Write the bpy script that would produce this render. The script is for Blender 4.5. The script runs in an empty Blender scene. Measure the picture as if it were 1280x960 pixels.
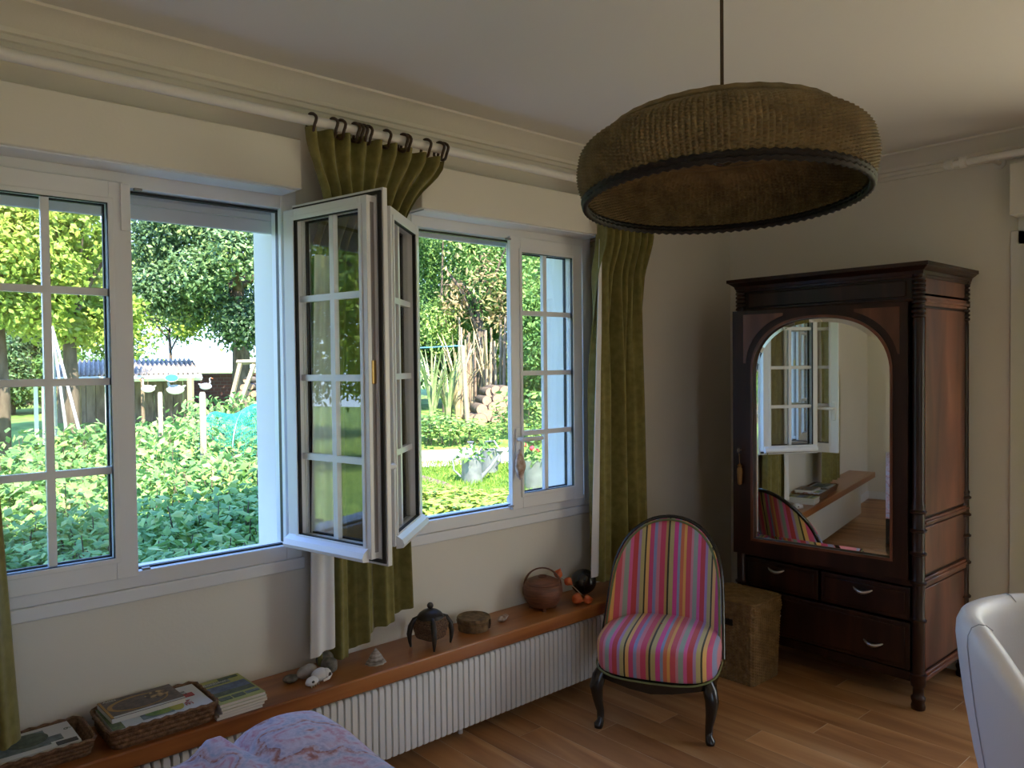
import bpy, bmesh, math, random
import numpy as np
from mathutils import Vector, Matrix
from math import sin, cos, pi, radians, sqrt
random.seed(7)
rng = np.random.default_rng(11)
SC = bpy.context.scene
COL = SC.collection

# ------------------------------------------------------------------ camera
F_PX = 978.83
YAW, PITCH, ROLL = radians(48.27), radians(1.34), radians(0.63)
CAM = Vector((0, 0, 1.58))
_f = Vector((cos(YAW)*cos(PITCH), sin(YAW)*cos(PITCH), -sin(PITCH)))
_r = Vector((sin(YAW), -cos(YAW), 0))
_d = _f.cross(_r)
R_ = _r*cos(ROLL) + _d*sin(ROLL)
D_ = _d*cos(ROLL) - _r*sin(ROLL)
def ray(x, y):                      # photo pixel -> direction, unit depth along the lens axis
    return R_*((x-640)/F_PX) + D_*((y-480)/F_PX) + _f
def on_z(x, y, z): d = ray(x, y); return CAM + d*((z-CAM.z)/d.z)
def on_y(x, y, Y): d = ray(x, y); return CAM + d*(Y/d.y)
def at(x, y, dist): return CAM + ray(x, y)*dist
cam = bpy.data.objects.new('camera', bpy.data.cameras.new('camera'))
COL.objects.link(cam)
cam.matrix_world = Matrix(((R_.x, -D_.x, -_f.x, CAM.x), (R_.y, -D_.y, -_f.y, CAM.y), (R_.z, -D_.z, -_f.z, CAM.z), (0, 0, 0, 1)))
cam.data.sensor_width = 36.0
cam.data.lens = F_PX/1280*36
cam.data.clip_start = 0.02
SC.camera = cam

# ------------------------------------------------------------------ sky, sun, added door light, exposure
W = bpy.data.worlds.new('sky'); SC.world = W; W.use_nodes = True
nt = W.node_tree; nt.nodes.clear()
wo = nt.nodes.new('ShaderNodeOutputWorld'); bg = nt.nodes.new('ShaderNodeBackground')
tc = nt.nodes.new('ShaderNodeTexCoord'); sx_ = nt.nodes.new('ShaderNodeSeparateXYZ'); rp = nt.nodes.new('ShaderNodeValToRGB')
nt.links.new(tc.outputs['Generated'], sx_.inputs[0]); nt.links.new(sx_.outputs['Z'], rp.inputs[0])
nt.links.new(rp.outputs[0], bg.inputs[0]); nt.links.new(bg.outputs[0], wo.inputs[0])
rp.color_ramp.elements[0].position = 0.0; rp.color_ramp.elements[0].color = (0.56, 0.76, 1.0, 1)
rp.color_ramp.elements[1].position = 0.6; rp.color_ramp.elements[1].color = (0.17, 0.38, 1.0, 1)
bg.inputs[1].default_value = 3.3
sun = bpy.data.objects.new('sun', bpy.data.lights.new('sun', 'SUN')); COL.objects.link(sun)
sun.data.energy = 12.5; sun.data.angle = radians(0.6); sun.data.color = (1.0, 0.93, 0.78)
sun.rotation_euler = Vector((-0.28, -1.0, 1.12)).to_track_quat('Z', 'Y').to_euler()
def area(name, loc, direc, sx, sy, power, color):
    l = bpy.data.objects.new(name, bpy.data.lights.new(name, 'AREA')); COL.objects.link(l)
    l.data.shape = 'RECTANGLE'; l.data.size = sx; l.data.size_y = sy; l.data.energy = power; l.data.color = color
    l.location = loc; l.rotation_euler = Vector(direc).to_track_quat('-Z', 'Z').to_euler()
    return l
# warm area light added at the glazed side door to boost its daylight
area('side_door_boost', (4.36, -0.05, 1.12), (-1, 0, 0.0), 1.4, 2.0, 32, (1.0, 0.84, 0.52))
SC.view_settings.view_transform = 'Standard'; SC.view_settings.look = 'None'
SC.view_settings.gamma = 1.0; SC.view_settings.use_curve_mapping = False
SC.view_settings.exposure = 0.7

# ------------------------------------------------------------------ materials
MATS = {}
def nmat(name):
    m = bpy.data.materials.new(name); m.use_nodes = True
    return m, m.node_tree, m.node_tree.nodes['Principled BSDF']
def mat(name, c1, c2=None, scale=6, stretch=(1, 1, 1), rough=.5, bump=0, bscale=None, metal=0, spec=.5, detail=4, sheen=0, contrast=(.35, .65), coat=0):
    if name in MATS: return MATS[name]
    m, nt, b = nmat(name)
    b.inputs['Roughness'].default_value = rough; b.inputs['Metallic'].default_value = metal
    b.inputs['Specular IOR Level'].default_value = spec
    b.inputs['Coat Weight'].default_value = coat; b.inputs['Coat Roughness'].default_value = .15
    if sheen: b.inputs['Sheen Weight'].default_value = sheen
    b.inputs['Base Color'].default_value = (*c1, 1)
    if c2 or bump:
        tc = nt.nodes.new('ShaderNodeTexCoord'); mp = nt.nodes.new('ShaderNodeMapping'); mp.inputs['Scale'].default_value = stretch
        nt.links.new(tc.outputs['Object'], mp.inputs[0])
    if c2:
        n = nt.nodes.new('ShaderNodeTexNoise'); n.inputs['Scale'].default_value = scale; n.inputs['Detail'].default_value = detail
        nt.links.new(mp.outputs[0], n.inputs['Vector'])
        r = nt.nodes.new('ShaderNodeValToRGB'); r.color_ramp.elements[0].color = (*c1, 1); r.color_ramp.elements[1].color = (*c2, 1)
        r.color_ramp.elements[0].position, r.color_ramp.elements[1].position = contrast
        nt.links.new(n.outputs['Fac'], r.inputs[0]); nt.links.new(r.outputs[0], b.inputs['Base Color'])
    if bump:
        n2 = nt.nodes.new('ShaderNodeTexNoise'); n2.inputs['Scale'].default_value = bscale or scale; n2.inputs['Detail'].default_value = 3
        nt.links.new(mp.outputs[0], n2.inputs['Vector'])
        bp = nt.nodes.new('ShaderNodeBump'); bp.inputs['Strength'].default_value = bump; bp.inputs['Distance'].default_value = .01
        nt.links.new(n2.outputs['Fac'], bp.inputs['Height']); nt.links.new(bp.outputs[0], b.inputs['Normal'])
    MATS[name] = m
    return m
def attr_mat(name, stops, rough=.5, transl=.35, attr='rnd', spec=.4):
    """leaf and cloth colours spread over the per-face random value"""
    m, nt, b = nmat(name)
    a = nt.nodes.new('ShaderNodeAttribute'); a.attribute_name = attr
    r = nt.nodes.new('ShaderNodeValToRGB')
    for i, (p, c) in enumerate(stops):
        e = r.color_ramp.elements[i] if i < 2 else r.color_ramp.elements.new(p)
        e.position = p; e.color = (*c, 1)
    nt.links.new(a.outputs['Fac'], r.inputs[0]); nt.links.new(r.outputs[0], b.inputs['Base Color'])
    b.inputs['Roughness'].default_value = rough; b.inputs['Specular IOR Level'].default_value = spec
    if transl:
        t = nt.nodes.new('ShaderNodeBsdfTranslucent'); mx = nt.nodes.new('ShaderNodeMixShader'); mx.inputs[0].default_value = transl
        nt.links.new(r.outputs[0], t.inputs[0]); nt.links.new(b.outputs[0], mx.inputs[1]); nt.links.new(t.outputs[0], mx.inputs[2])
        nt.links.new(mx.outputs[0], nt.nodes['Material Output'].inputs[0])
    return m
def glass_mat():
    m, nt, b = nmat('window_glass'); nt.nodes.remove(b)
    lw = nt.nodes.new('ShaderNodeLayerWeight'); lw.inputs['Blend'].default_value = .5
    p = nt.nodes.new('ShaderNodeMath'); p.operation = 'POWER'; p.inputs[1].default_value = 5
    ma = nt.nodes.new('ShaderNodeMath'); ma.operation = 'MULTIPLY_ADD'; ma.inputs[1].default_value = .94; ma.inputs[2].default_value = .08
    t = nt.nodes.new('ShaderNodeBsdfTransparent'); g = nt.nodes.new('ShaderNodeBsdfGlossy'); g.inputs['Roughness'].default_value = 0.0
    t.inputs[0].default_value = (.97, .985, .975, 1)
    mx = nt.nodes.new('ShaderNodeMixShader')
    nt.links.new(lw.outputs['Facing'], p.inputs[0]); nt.links.new(p.outputs[0], ma.inputs[0]); nt.links.new(ma.outputs[0], mx.inputs[0])
    nt.links.new(t.outputs[0], mx.inputs[1]); nt.links.new(g.outputs[0], mx.inputs[2]); nt.links.new(mx.outputs[0], nt.nodes['Material Output'].inputs[0])
    return m
def wood_mat(name, c1, c2, c3, axis=0, scale=9, rough=.4, coat=0, per_object=0.0, stretch=14, spec=.5):
    m, nt, b = nmat(name)
    tc = nt.nodes.new('ShaderNodeTexCoord'); mp = nt.nodes.new('ShaderNodeMapping')
    s = [stretch]*3; s[axis] = 1.0; mp.inputs['Scale'].default_value = s
    nt.links.new(tc.outputs['Object'], mp.inputs[0])
    oi = nt.nodes.new('ShaderNodeObjectInfo')
    sc = nt.nodes.new('ShaderNodeVectorMath'); sc.operation = 'MULTIPLY_ADD'
    cx = nt.nodes.new('ShaderNodeCombineXYZ')
    for k in range(3): nt.links.new(oi.outputs['Random'], cx.inputs[k])
    sc.inputs[1].default_value = (37, 53, 71)
    nt.links.new(cx.outputs[0], sc.inputs[0]); nt.links.new(mp.outputs[0], sc.inputs[2])
    n = nt.nodes.new('ShaderNodeTexNoise'); n.inputs['Scale'].default_value = scale/6; n.inputs['Detail'].default_value = 6; n.inputs['Distortion'].default_value = .8
    nt.links.new(sc.outputs[0], n.inputs['Vector'])
    r = nt.nodes.new('ShaderNodeValToRGB'); r.color_ramp.elements[0].color = (*c1, 1); r.color_ramp.elements[1].color = (*c3, 1)
    r.color_ramp.elements[0].position = .3; r.color_ramp.elements[1].position = .72
    e = r.color_ramp.elements.new(.5); e.color = (*c2, 1)
    nt.links.new(n.outputs['Fac'], r.inputs[0])
    hs = nt.nodes.new('ShaderNodeHueSaturation')
    mm = nt.nodes.new('ShaderNodeMath'); mm.operation = 'MULTIPLY_ADD'; mm.inputs[1].default_value = per_object; mm.inputs[2].default_value = 1-per_object/2
    nt.links.new(oi.outputs['Random'], mm.inputs[0]); nt.links.new(mm.outputs[0], hs.inputs['Value'])
    nt.links.new(r.outputs[0], hs.inputs['Color']); nt.links.new(hs.outputs[0], b.inputs['Base Color'])
    bp = nt.nodes.new('ShaderNodeBump'); bp.inputs['Strength'].default_value = .15; bp.inputs['Distance'].default_value = .004
    nt.links.new(n.outputs['Fac'], bp.inputs['Height']); nt.links.new(bp.outputs[0], b.inputs['Normal'])
    b.inputs['Roughness'].default_value = rough; b.inputs['Coat Weight'].default_value = coat; b.inputs['Coat Roughness'].default_value = .12
    b.inputs['Specular IOR Level'].default_value = spec
    return m
def stripe_mat(name, cols, period, rough=.8):
    m, nt, b = nmat(name)
    tc = nt.nodes.new('ShaderNodeTexCoord'); sp = nt.nodes.new('ShaderNodeSeparateXYZ'); nt.links.new(tc.outputs['Object'], sp.inputs[0])
    a = nt.nodes.new('ShaderNodeMath'); a.operation = 'MULTIPLY_ADD'; a.inputs[1].default_value = 1/period; a.inputs[2].default_value = 10.13
    fr = nt.nodes.new('ShaderNodeMath'); fr.operation = 'FRACT'
    nt.links.new(sp.outputs['X'], a.inputs[0]); nt.links.new(a.outputs[0], fr.inputs[0])
    r = nt.nodes.new('ShaderNodeValToRGB'); r.color_ramp.interpolation = 'CONSTANT'
    tot = sum(w for w, c in cols); p = 0
    for i, (w, c) in enumerate(cols):
        e = r.color_ramp.elements[0] if i == 0 else (r.color_ramp.elements[1] if i == 1 else r.color_ramp.elements.new(p/tot))
        e.position = p/tot; e.color = (*c, 1); p += w
    nt.links.new(fr.outputs[0], r.inputs[0]); nt.links.new(r.outputs[0], b.inputs['Base Color'])
    n = nt.nodes.new('ShaderNodeTexNoise'); n.inputs['Scale'].default_value = 400
    nt.links.new(tc.outputs['Object'], n.inputs['Vector'])
    bp = nt.nodes.new('ShaderNodeBump'); bp.inputs['Strength'].default_value = .25; bp.inputs['Distance'].default_value = .003
    nt.links.new(n.outputs['Fac'], bp.inputs['Height']); nt.links.new(bp.outputs[0], b.inputs['Normal'])
    b.inputs['Roughness'].default_value = rough; b.inputs['Sheen Weight'].default_value = .2
    return m

M_WALL = mat('painted_plaster', (.81, .775, .68), (.78, .745, .65), scale=1.5, rough=.85, bump=.06, bscale=90)
M_CEIL = mat('ceiling_paint', (.80, .78, .72), rough=.9, bump=.04, bscale=60)
M_PVC = mat('white_window_plastic', (.82, .83, .84), rough=.28, spec=.5)
M_SEAL = mat('black_rubber_seal', (.012, .012, .014), rough=.5)
M_GREYPVC = mat('grey_window_profile', (.30, .28, .28), rough=.4)
M_SHUT = mat('shutter_aluminium', (.62, .64, .68), rough=.45)
M_GLASS = glass_mat()
M_METAL = mat('brushed_steel', (.62, .6, .58), rough=.28, metal=1)
M_BRASS = mat('aged_brass', (.55, .36, .13), rough=.35, metal=1)
M_WHITE = mat('white_enamel', (.78, .78, .76), rough=.35)
M_POLE = mat('white_painted_pole', (.80, .78, .72), rough=.4)
M_FLOOR = wood_mat('wood_look_plank', (.27, .115, .042), (.46, .225, .088), (.64, .37, .175), axis=1, scale=5, rough=.42, per_object=.32, stretch=9)
M_GROUT = mat('pale_joint', (.78, .66, .5), rough=.9)
M_SHELF = wood_mat('varnished_pine', (.20, .055, .012), (.36, .125, .03), (.47, .19, .055), axis=0, scale=4, rough=.33, coat=.3, stretch=12)
M_MAHOG = wood_mat('dark_mahogany', (.009, .0035, .0025), (.024, .008, .005), (.05, .017, .009), axis=2, scale=7, rough=.36, coat=.08, stretch=8, spec=.35)
M_MAHOG2 = wood_mat('mahogany_veneer', (.055, .016, .009), (.135, .042, .02), (.24, .085, .042), axis=2, scale=6, rough=.3, coat=.4, stretch=6)
M_BLACK = mat('black_lacquered_wood', (.011, .009, .008), rough=.25, coat=.4)
M_MIRROR, _nt, _b = nmat('silvered_mirror'); _b.inputs['Metallic'].default_value = 1; _b.inputs['Roughness'].default_value = .015; _b.inputs['Base Color'].default_value = (.86, .87, .84, 1)
M_OLIVE = mat('olive_curtain', (.185, .158, .038), (.25, .22, .062), scale=30, rough=.85, sheen=.25, bump=.1, bscale=300)
M_LINING = mat('white_curtain_lining', (.80, .80, .80), rough=.85)
M_RING = mat('dark_wood_ring', (.05, .026, .012), rough=.4)
M_WICKER = mat('seagrass_wicker', (.135, .098, .040), (.215, .158, .066), scale=25, rough=.75, bump=.3, bscale=220)
M_HAMPER = mat('hamper_wicker', (.19, .11, .038), (.29, .18, .07), scale=30, rough=.7, bump=.3, bscale=220)
M_DARKWEAVE = mat('black_wicker_band', (.006, .005, .004), (.014, .012, .010), scale=60, rough=.7)
M_BROWNWEAVE = mat('brown_wicker', (.11, .05, .022), (.24, .125, .06), scale=70, rough=.65, bump=.3, bscale=200)
M_LEATHER = mat('white_leather', (.80, .80, .80), rough=.42, bump=.05, bscale=160)
M_SEAM = mat('grey_seam', (.46, .48, .53), rough=.7)

# ------------------------------------------------------------------ mesh helpers
class MB:
    def __init__(s): s.v = []; s.f = []
    def add(s, v, f):
        o = len(s.v); s.v += [tuple(p) for p in v]; s.f += [tuple(i+o for i in q) for q in f]; return s
    def box(s, x0, x1, y0, y1, z0, z1):
        return s.add([(x0, y0, z0), (x1, y0, z0), (x1, y1, z0), (x0, y1, z0), (x0, y0, z1), (x1, y0, z1), (x1, y1, z1), (x0, y1, z1)],
                     [(0, 3, 2, 1), (4, 5, 6, 7), (0, 1, 5, 4), (1, 2, 6, 5), (2, 3, 7, 6), (3, 0, 4, 7)])
    def tube(s, pts, rad, n=10, cap=True, closed=False, flat=1.0):
        pts = [Vector(p) for p in pts]; N = len(pts)
        rad = rad if isinstance(rad, (list, tuple)) else [rad]*N
        ref = None; rings = []
        for i, p in enumerate(pts):
            a = pts[(i-1) % N] if (closed or i > 0) else p; b = pts[(i+1) % N] if (closed or i < N-1) else p
            t = (b-a).normalized()
            if ref is None: ref = Vector((0, 0, 1)) if abs(t.z) < .9 else Vector((1, 0, 0))
            u = ref.cross(t)
            if u.length < 1e-6: u = Vector((1, 0, 0)).cross(t)
            u.normalize(); w = t.cross(u); ref = w
            rings.append([p + (u*cos(2*pi*k/n) + w*sin(2*pi*k/n)*flat)*rad[i] for k in range(n)])
        v = [q for r in rings for q in r]; f = []
        for i in range(N if closed else N-1):
            j = (i+1) % N
            for k in range(n): f.append((i*n+k, i*n+(k+1) % n, j*n+(k+1) % n, j*n+k))
        if cap and not closed: f.append(tuple(range(n-1, -1, -1))); f.append(tuple((N-1)*n+k for k in range(n)))
        return s.add(v, f)
    def lathe(s, prof, n=24, c=(0, 0, 0), axis='z', cap=True):
        v = []; f = []
        for r, z in prof:
            for k in range(n):
                a = 2*pi*k/n
                p = (r*cos(a), r*sin(a), z) if axis == 'z' else ((z, r*cos(a), r*sin(a)) if axis == 'x' else (r*sin(a), z, r*cos(a)))
                v.append((p[0]+c[0], p[1]+c[1], p[2]+c[2]))
        for i in range(len(prof)-1):
            for k in range(n): f.append((i*n+k, i*n+(k+1) % n, (i+1)*n+(k+1) % n, (i+1)*n+k))
        if cap:
            if prof[0][0] > 1e-5: f.append(tuple(range(n-1, -1, -1)))
            if prof[-1][0] > 1e-5: f.append(tuple((len(prof)-1)*n+k for k in range(n)))
        return s.add(v, f)
    def ball(s, c, rx, ry=None, rz=None, n=14, m=9, noise=0, seed=0):
        ry = ry or rx; rz = rz or rx; r0 = random.Random(seed); v = []; f = []
        ph = [r0.uniform(0, 6.28) for _ in range(6)]
        for i in range(m+1):
            th = pi*i/m
            for k in range(n):
                a = 2*pi*k/n
                d = (sin(th)*cos(a), sin(th)*sin(a), -cos(th))
                q = 1 + noise*(sin(3*d[0]+ph[0])+sin(4*d[1]+ph[1])+sin(5*d[2]+ph[2])+.6*sin(9*d[0]+7*d[1]+ph[3]))/3
                v.append((c[0]+rx*d[0]*q, c[1]+ry*d[1]*q, c[2]+rz*d[2]*q))
        for i in range(m):
            for k in range(n): f.append((i*n+k, i*n+(k+1) % n, (i+1)*n+(k+1) % n, (i+1)*n+k))
        return s.add(v, f)
    def grid(s, fn, nu, nv, closed_u=False):
        v = [fn(i/(nu if closed_u else nu-1), j/(nv-1)) for j in range(nv) for i in range(nu)]; f = []
        for j in range(nv-1):
            for i in range(nu if closed_u else nu-1):
                k = (i+1) % nu; f.append((j*nu+i, j*nu+k, (j+1)*nu+k, (j+1)*nu+i))
        return s.add(v, f)
    def prism(s, poly, z0, z1):
        n = len(poly)
        return s.add([(x, y, z0) for x, y in poly]+[(x, y, z1) for x, y in poly],
                     [tuple(range(n-1, -1, -1)), tuple(range(n, 2*n))]+[(i, (i+1) % n, n+(i+1) % n, n+i) for i in range(n)])
    def mesh(s, name, m, smooth=40):
        me = bpy.data.meshes.new(name); me.from_pydata(s.v, [], s.f); me.materials.append(m)
        bm = bmesh.new(); bm.from_mesh(me); bmesh.ops.recalc_face_normals(bm, faces=bm.faces); bm.to_mesh(me); bm.free()
        if smooth:
            me.polygons.foreach_set('use_smooth', [True]*len(me.polygons)); me.set_sharp_from_angle(angle=radians(smooth))
        me.update(); return me
    def build(s, name, m, parent=None, world=False, bevel=0, smooth=40, label=None):
        if world and parent is not None:
            o = parent.location; s.v = [(x-o.x, y-o.y, z-o.z) for x, y, z in s.v]
        ob = bpy.data.objects.new(name, s.mesh(name, m, smooth)); COL.objects.link(ob)
        if parent is not None: ob.parent = parent
        if label: ob['label'] = label
        if bevel:
            b = ob.modifiers.new('edge', 'BEVEL'); b.width = bevel; b.segments = 2; b.limit_method = 'ANGLE'; b.angle_limit = radians(35)
        return ob
def thing(name, label, cat, loc=(0, 0, 0), rz=0, group=None):
    o = bpy.data.objects.new(name, None); COL.objects.link(o); o.empty_display_size = .05
    o.location = loc; o.rotation_euler = (0, 0, rz); return tag(o, label, cat, group)
def tag(o, label, cat, group=None, kind=None):
    if label: o['label'] = label
    if cat: o['category'] = cat
    if group: o['group'] = group
    if kind: o['kind'] = kind
    return o
def solo(mb, name, m, label, cat, loc, rz=0, group=None, bevel=0, smooth=40):
    o = mb.build(name, m, bevel=bevel, smooth=smooth); o.location = loc; o.rotation_euler = (0, 0, rz)
    return tag(o, label, cat, group)
def struct(mb, name, m, label=None, cat=None, bevel=0, smooth=40, parent=None):
    o = mb.build(name, m, parent=parent, bevel=bevel, smooth=smooth); o['kind'] = 'structure'
    if label: o['label'] = label
    if cat: o['category'] = cat
    return o
def link_copy(o, parent=None):
    c = o.copy(); COL.objects.link(c)
    if parent is not None: c.parent = parent
    return c
def copy_tree(o, parent=None):
    c = link_copy(o, parent)
    for ch in list(o.children): copy_tree(ch, c)
    return c
def rrect(hx, hy, r, t):                      # rounded rectangle, t in 0..1 round the outline
    L = [2*(hx-r), pi/2*r, 2*(hy-r), pi/2*r]*2; tot = sum(L)/1.0; d = (t % 1)*tot
    cs = [(-(hx-r), -hy, 0), (hx-r, -(hy-r), -pi/2), (hx, -(hy-r), 0), (hx-r, hy-r, 0), (hx-r, hy, 0), (-(hx-r), hy-r, pi/2), (-hx, hy-r, 0), (-(hx-r), -(hy-r), pi)]
    dirs = [(1, 0), None, (0, 1), None, (-1, 0), None, (0, -1), None]
    for i in range(8):
        if d <= L[i] or i == 7:
            if dirs[i]: return (cs[i][0]+dirs[i][0]*d, cs[i][1]+dirs[i][1]*d)
            a = cs[i][2]+d/r if r > 0 else 0
            return (cs[i][0]+r*cos(a), cs[i][1]+r*sin(a))
        d -= L[i]
def weave(outline, zs, n_st, n_row, amp, off=0, sub=4):
    """woven shell: outline(t, h) -> (x, y); strands pass over and under n_st stakes; real relief"""
    nu = n_st*2; nv = n_row*sub+1; mb = MB()
    def fn(t, h):
        x, y = outline(t, h); x2, y2 = outline(t+1e-3, h)
        tx, ty = x2-x, y2-y; l = sqrt(tx*tx+ty*ty) or 1; nx, ny = ty/l, -tx/l
        row = h*n_row; k = int(min(row, n_row-1e-6)); fr = row-k
        a = amp*(abs(sin(pi*fr))-.5 + .75*cos(2*pi*n_st/1*t + pi*k)*sin(pi*fr))
        return (x+nx*a, y+ny*a, zs[0]+(zs[1]-zs[0])*h)
    mb.grid(fn, nu*2, nv, closed_u=True)
    return mb
def rope_weave(outline, zs, n_st, n_row, amp):
    """woven shell of upright twisted strands bound by fine rows"""
    mb = MB(); nu = n_st*4; nv = n_row*4+1
    def fn(t, h):
        x, y = outline(t, h); x2, y2 = outline(t+1e-3, h)
        tx, ty = x2-x, y2-y; l = sqrt(tx*tx+ty*ty) or 1; c = t*n_st
        a = amp*(abs(sin(pi*c))-.5+.5*sin(2*pi*h*n_row+pi*(int(c) % 2)))
        return (x+ty/l*a, y-tx/l*a, zs[0]+(zs[1]-zs[0])*h)
    return mb.grid(fn, nu, nv, closed_u=True)
def ring_of(outline, h, z, n=48): return [(*outline(k/n, h), z) for k in range(n)]

# ------------------------------------------------------------------ leaves
def leaf_mesh(name, pos, nrm, size, m, aspect=.5, fold=.25, seed=0, rnd=None):
    g = np.random.default_rng(seed); n = len(pos)
    nrm = nrm/np.linalg.norm(nrm, axis=1, keepdims=True)
    t = g.normal(size=(n, 3)); t[:, 2] -= .45; t -= (t*nrm).sum(1, keepdims=True)*nrm; t /= np.linalg.norm(t, axis=1, keepdims=True)
    b = np.cross(nrm, t); L = (size*g.uniform(.7, 1.25, n))[:, None]; w = L*aspect
    v = np.empty((n, 5, 3)); v[:, 0] = pos
    v[:, 1] = pos+t*L*.42-b*w*.5-nrm*L*fold*.3; v[:, 2] = pos+t*L*.5+nrm*L*.05; v[:, 3] = pos+t*L*.42+b*w*.5-nrm*L*fold*.3
    v[:, 4] = pos+t*L-nrm*L*fold*.55
    f = np.array([[0, 2, 1], [0, 3, 2], [1, 2, 4], [2, 3, 4]]); F = (np.arange(n)[:, None, None]*5+f[None]).reshape(-1, 3)
    me = bpy.data.meshes.new(name); me.vertices.add(n*5); me.vertices.foreach_set('co', v.reshape(-1))
    me.loops.add(len(F)*3); me.loops.foreach_set('vertex_index', F.reshape(-1).astype(np.int32))
    me.polygons.add(len(F)); me.polygons.foreach_set('loop_start', np.arange(0, len(F)*3, 3, dtype=np.int32)); me.polygons.foreach_set('loop_total', np.full(len(F), 3, dtype=np.int32))
    me.update(calc_edges=True)
    a = me.attributes.new('rnd', 'FLOAT', 'FACE'); rr = g.uniform(0, 1, n) if rnd is None else np.clip(rnd+g.uniform(-.2, .2, n), 0, 1)
    a.data.foreach_set('value', np.repeat(rr, 4).astype(np.float32))
    me.materials.append(m); me.validate(); return me
def crown_points(n, rx, ry, rz, blobs, seed, blob_r=.38, shell=.35):
    g = np.random.default_rng(seed); c = g.normal(size=(blobs, 3)); c /= np.linalg.norm(c, axis=1, keepdims=True)
    c *= (g.uniform(.35, 1, (blobs, 1)))**.5*.72
    k = g.integers(0, blobs, n); d = g.normal(size=(n, 3)); d /= np.linalg.norm(d, axis=1, keepdims=True)
    br = g.uniform(.6, 1.15, blobs)[k][:, None]*blob_r
    p = c[k]+d*br*(shell+(1-shell)*g.uniform(0, 1, (n, 1)))
    nr = d*.6+np.array([0, 0, .5])+g.normal(size=(n, 3))*.75
    br_r = g.uniform(0, 1, blobs)[k]
    return p*np.array([rx, ry, rz]), nr, br_r

# ================================================================== ROOM
XL, XR, YB, YW, ZC = -2.12, 4.32, -2.70, 2.77, 2.66
YO = 3.12                                    # outer face of the window wall
W1, W2 = (0.21, 1.365), (1.845, 3.0)         # window openings along the wall
WZ0, WZ1 = 0.865, 2.26
# floor: joint-coloured slab with separate planks
fl = struct(MB().box(XL-.1, XR+.1, YB-.1, YW+.1, -.12, .0024), 'floor', M_GROUT, 'wood-look floor of long brown planks with pale joints', 'floor')
PW = .1335
pm = {}
def plank_mesh(L):
    k = round(L, 3)
    if k not in pm: pm[k] = MB().box(0, PW-.0022, 0, k-.0022, -.004, .003).mesh('plank', M_FLOOR, 0)
    return pm[k]
i = 0; x = 3.005-PW*39
while x < XR-.01:
    if x > XL-PW:
        y = YB - [.35, .93, .12, .6, .28, .80][i % 6]
        w_in = x + PW
        while y < YW:
            y0, y1 = max(y, YB), min(y+1.15, YW)
            if y1-y0 > .03:
                o = bpy.data.objects.new('plank', plank_mesh(y1-y0)); COL.objects.link(o); o.parent = fl; o.location = (x, y0, 0)
            y += 1.15
    x += PW; i += 1
struct(MB().box(XL-.1, XR+.1, YB-.1, YO, ZC, ZC+.12), 'ceiling', M_CEIL, 'plain pale ceiling', 'ceiling')
# window wall with two openings
mb = MB()
for a, b in ((XL-.25, W1[0]), (W1[1], W2[0]), (W2[1], XR+.25)): mb.box(a, b, YW, YO, -.5, 3.05)
for a, b in (W1, W2): mb.box(a, b, YW, YO, -.5, WZ0-.012); mb.box(a, b, YW, YO, WZ1, 3.05)
struct(mb, 'wall_left', M_WALL, 'pale plaster wall with two white windows', 'wall', smooth=0)
# wall behind the wardrobe, with the opening of the glazed side door
DY0, DY1, DZ = -.85, 1.19, 2.2
mb = MB().box(XR, XR+.25, DY1, YW, -.1, ZC+.1).box(XR, XR+.25, YB-.2, DY0, -.1, ZC+.1).box(XR, XR+.25, DY0, DY1, DZ, ZC+.1)
struct(mb, 'wall_back', M_WALL, 'pale plaster wall behind the wardrobe', 'wall', smooth=0)
struct(MB().box(XL-.25, XL, YB-.2, YW, -.1, ZC+.1), 'wall_right', M_WALL, 'bare pale wall seen in the mirror', 'wall', smooth=0)
mb = MB().box(XL, -.85, YB-.25, YB, -.1, ZC+.1).box(.10, XR, YB-.25, YB, -.1, ZC+.1).box(-.85, .10, YB-.25, YB, 2.3, ZC+.1)  # unseen door opening added here so daylight reaches the room
struct(mb, 'wall_front', M_WALL, 'pale wall with an opening added to let light in', 'wall', smooth=0)
# roof slab of the house with a small overhang (shades the garden bed next to the wall)
M_ROOF = mat('roof_tiles', (.28, .12, .08), (.36, .17, .11), scale=20, rough=.8)
struct(MB().box(XL-.6, XR+.5, YB-.6, YO+.32, 3.05, 3.3), 'roof', M_ROOF, 'low roof edge above the windows', 'roof')
# cornice round the ceiling
def cornice(p0, p1, out, name, label):
    p0, p1, out = Vector(p0), Vector(p1), Vector(out)
    prof = [(0, 2.545), (.012, 2.545), (.014, 2.562), (.022, 2.566), (.024, 2.582), (.034, 2.586), (.036, 2.60), (.048, 2.61), (.07, 2.628), (.098, 2.645), (.125, 2.652), (.128, ZC+.001), (0, ZC+.001)]
    n = len(prof); mb = MB()
    mb.add([tuple(p+out*a+Vector((0, 0, z))) for p in (p0, p1) for a, z in prof], [(i, (i+1) % n, n+(i+1) % n, n+i) for i in range(n)])
    return struct(mb, name, M_WALL, label, 'cornice', smooth=30)
cornice((XL, YW, 0), (XR, YW, 0), (0, -1, 0), 'trim_1', 'stepped plaster cornice above the curtain pole over the windows')
cornice((XR, YW, 0), (XR, YB, 0), (-1, 0, 0), 'trim_2', 'stepped plaster cornice above the wardrobe')
cornice((XL, YB, 0), (XL, YW, 0), (1, 0, 0), 'trim_3', 'stepped plaster cornice on the bare wall')
M_BASE = mat('white_baseboard', (.80, .80, .78), rough=.5)
struct(MB().box(XL, XL+.014, YB, YW, .003, .09), 'baseboard_right', M_BASE, 'white baseboard under the bare wall seen in the mirror', 'baseboard', bevel=.003)
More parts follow.
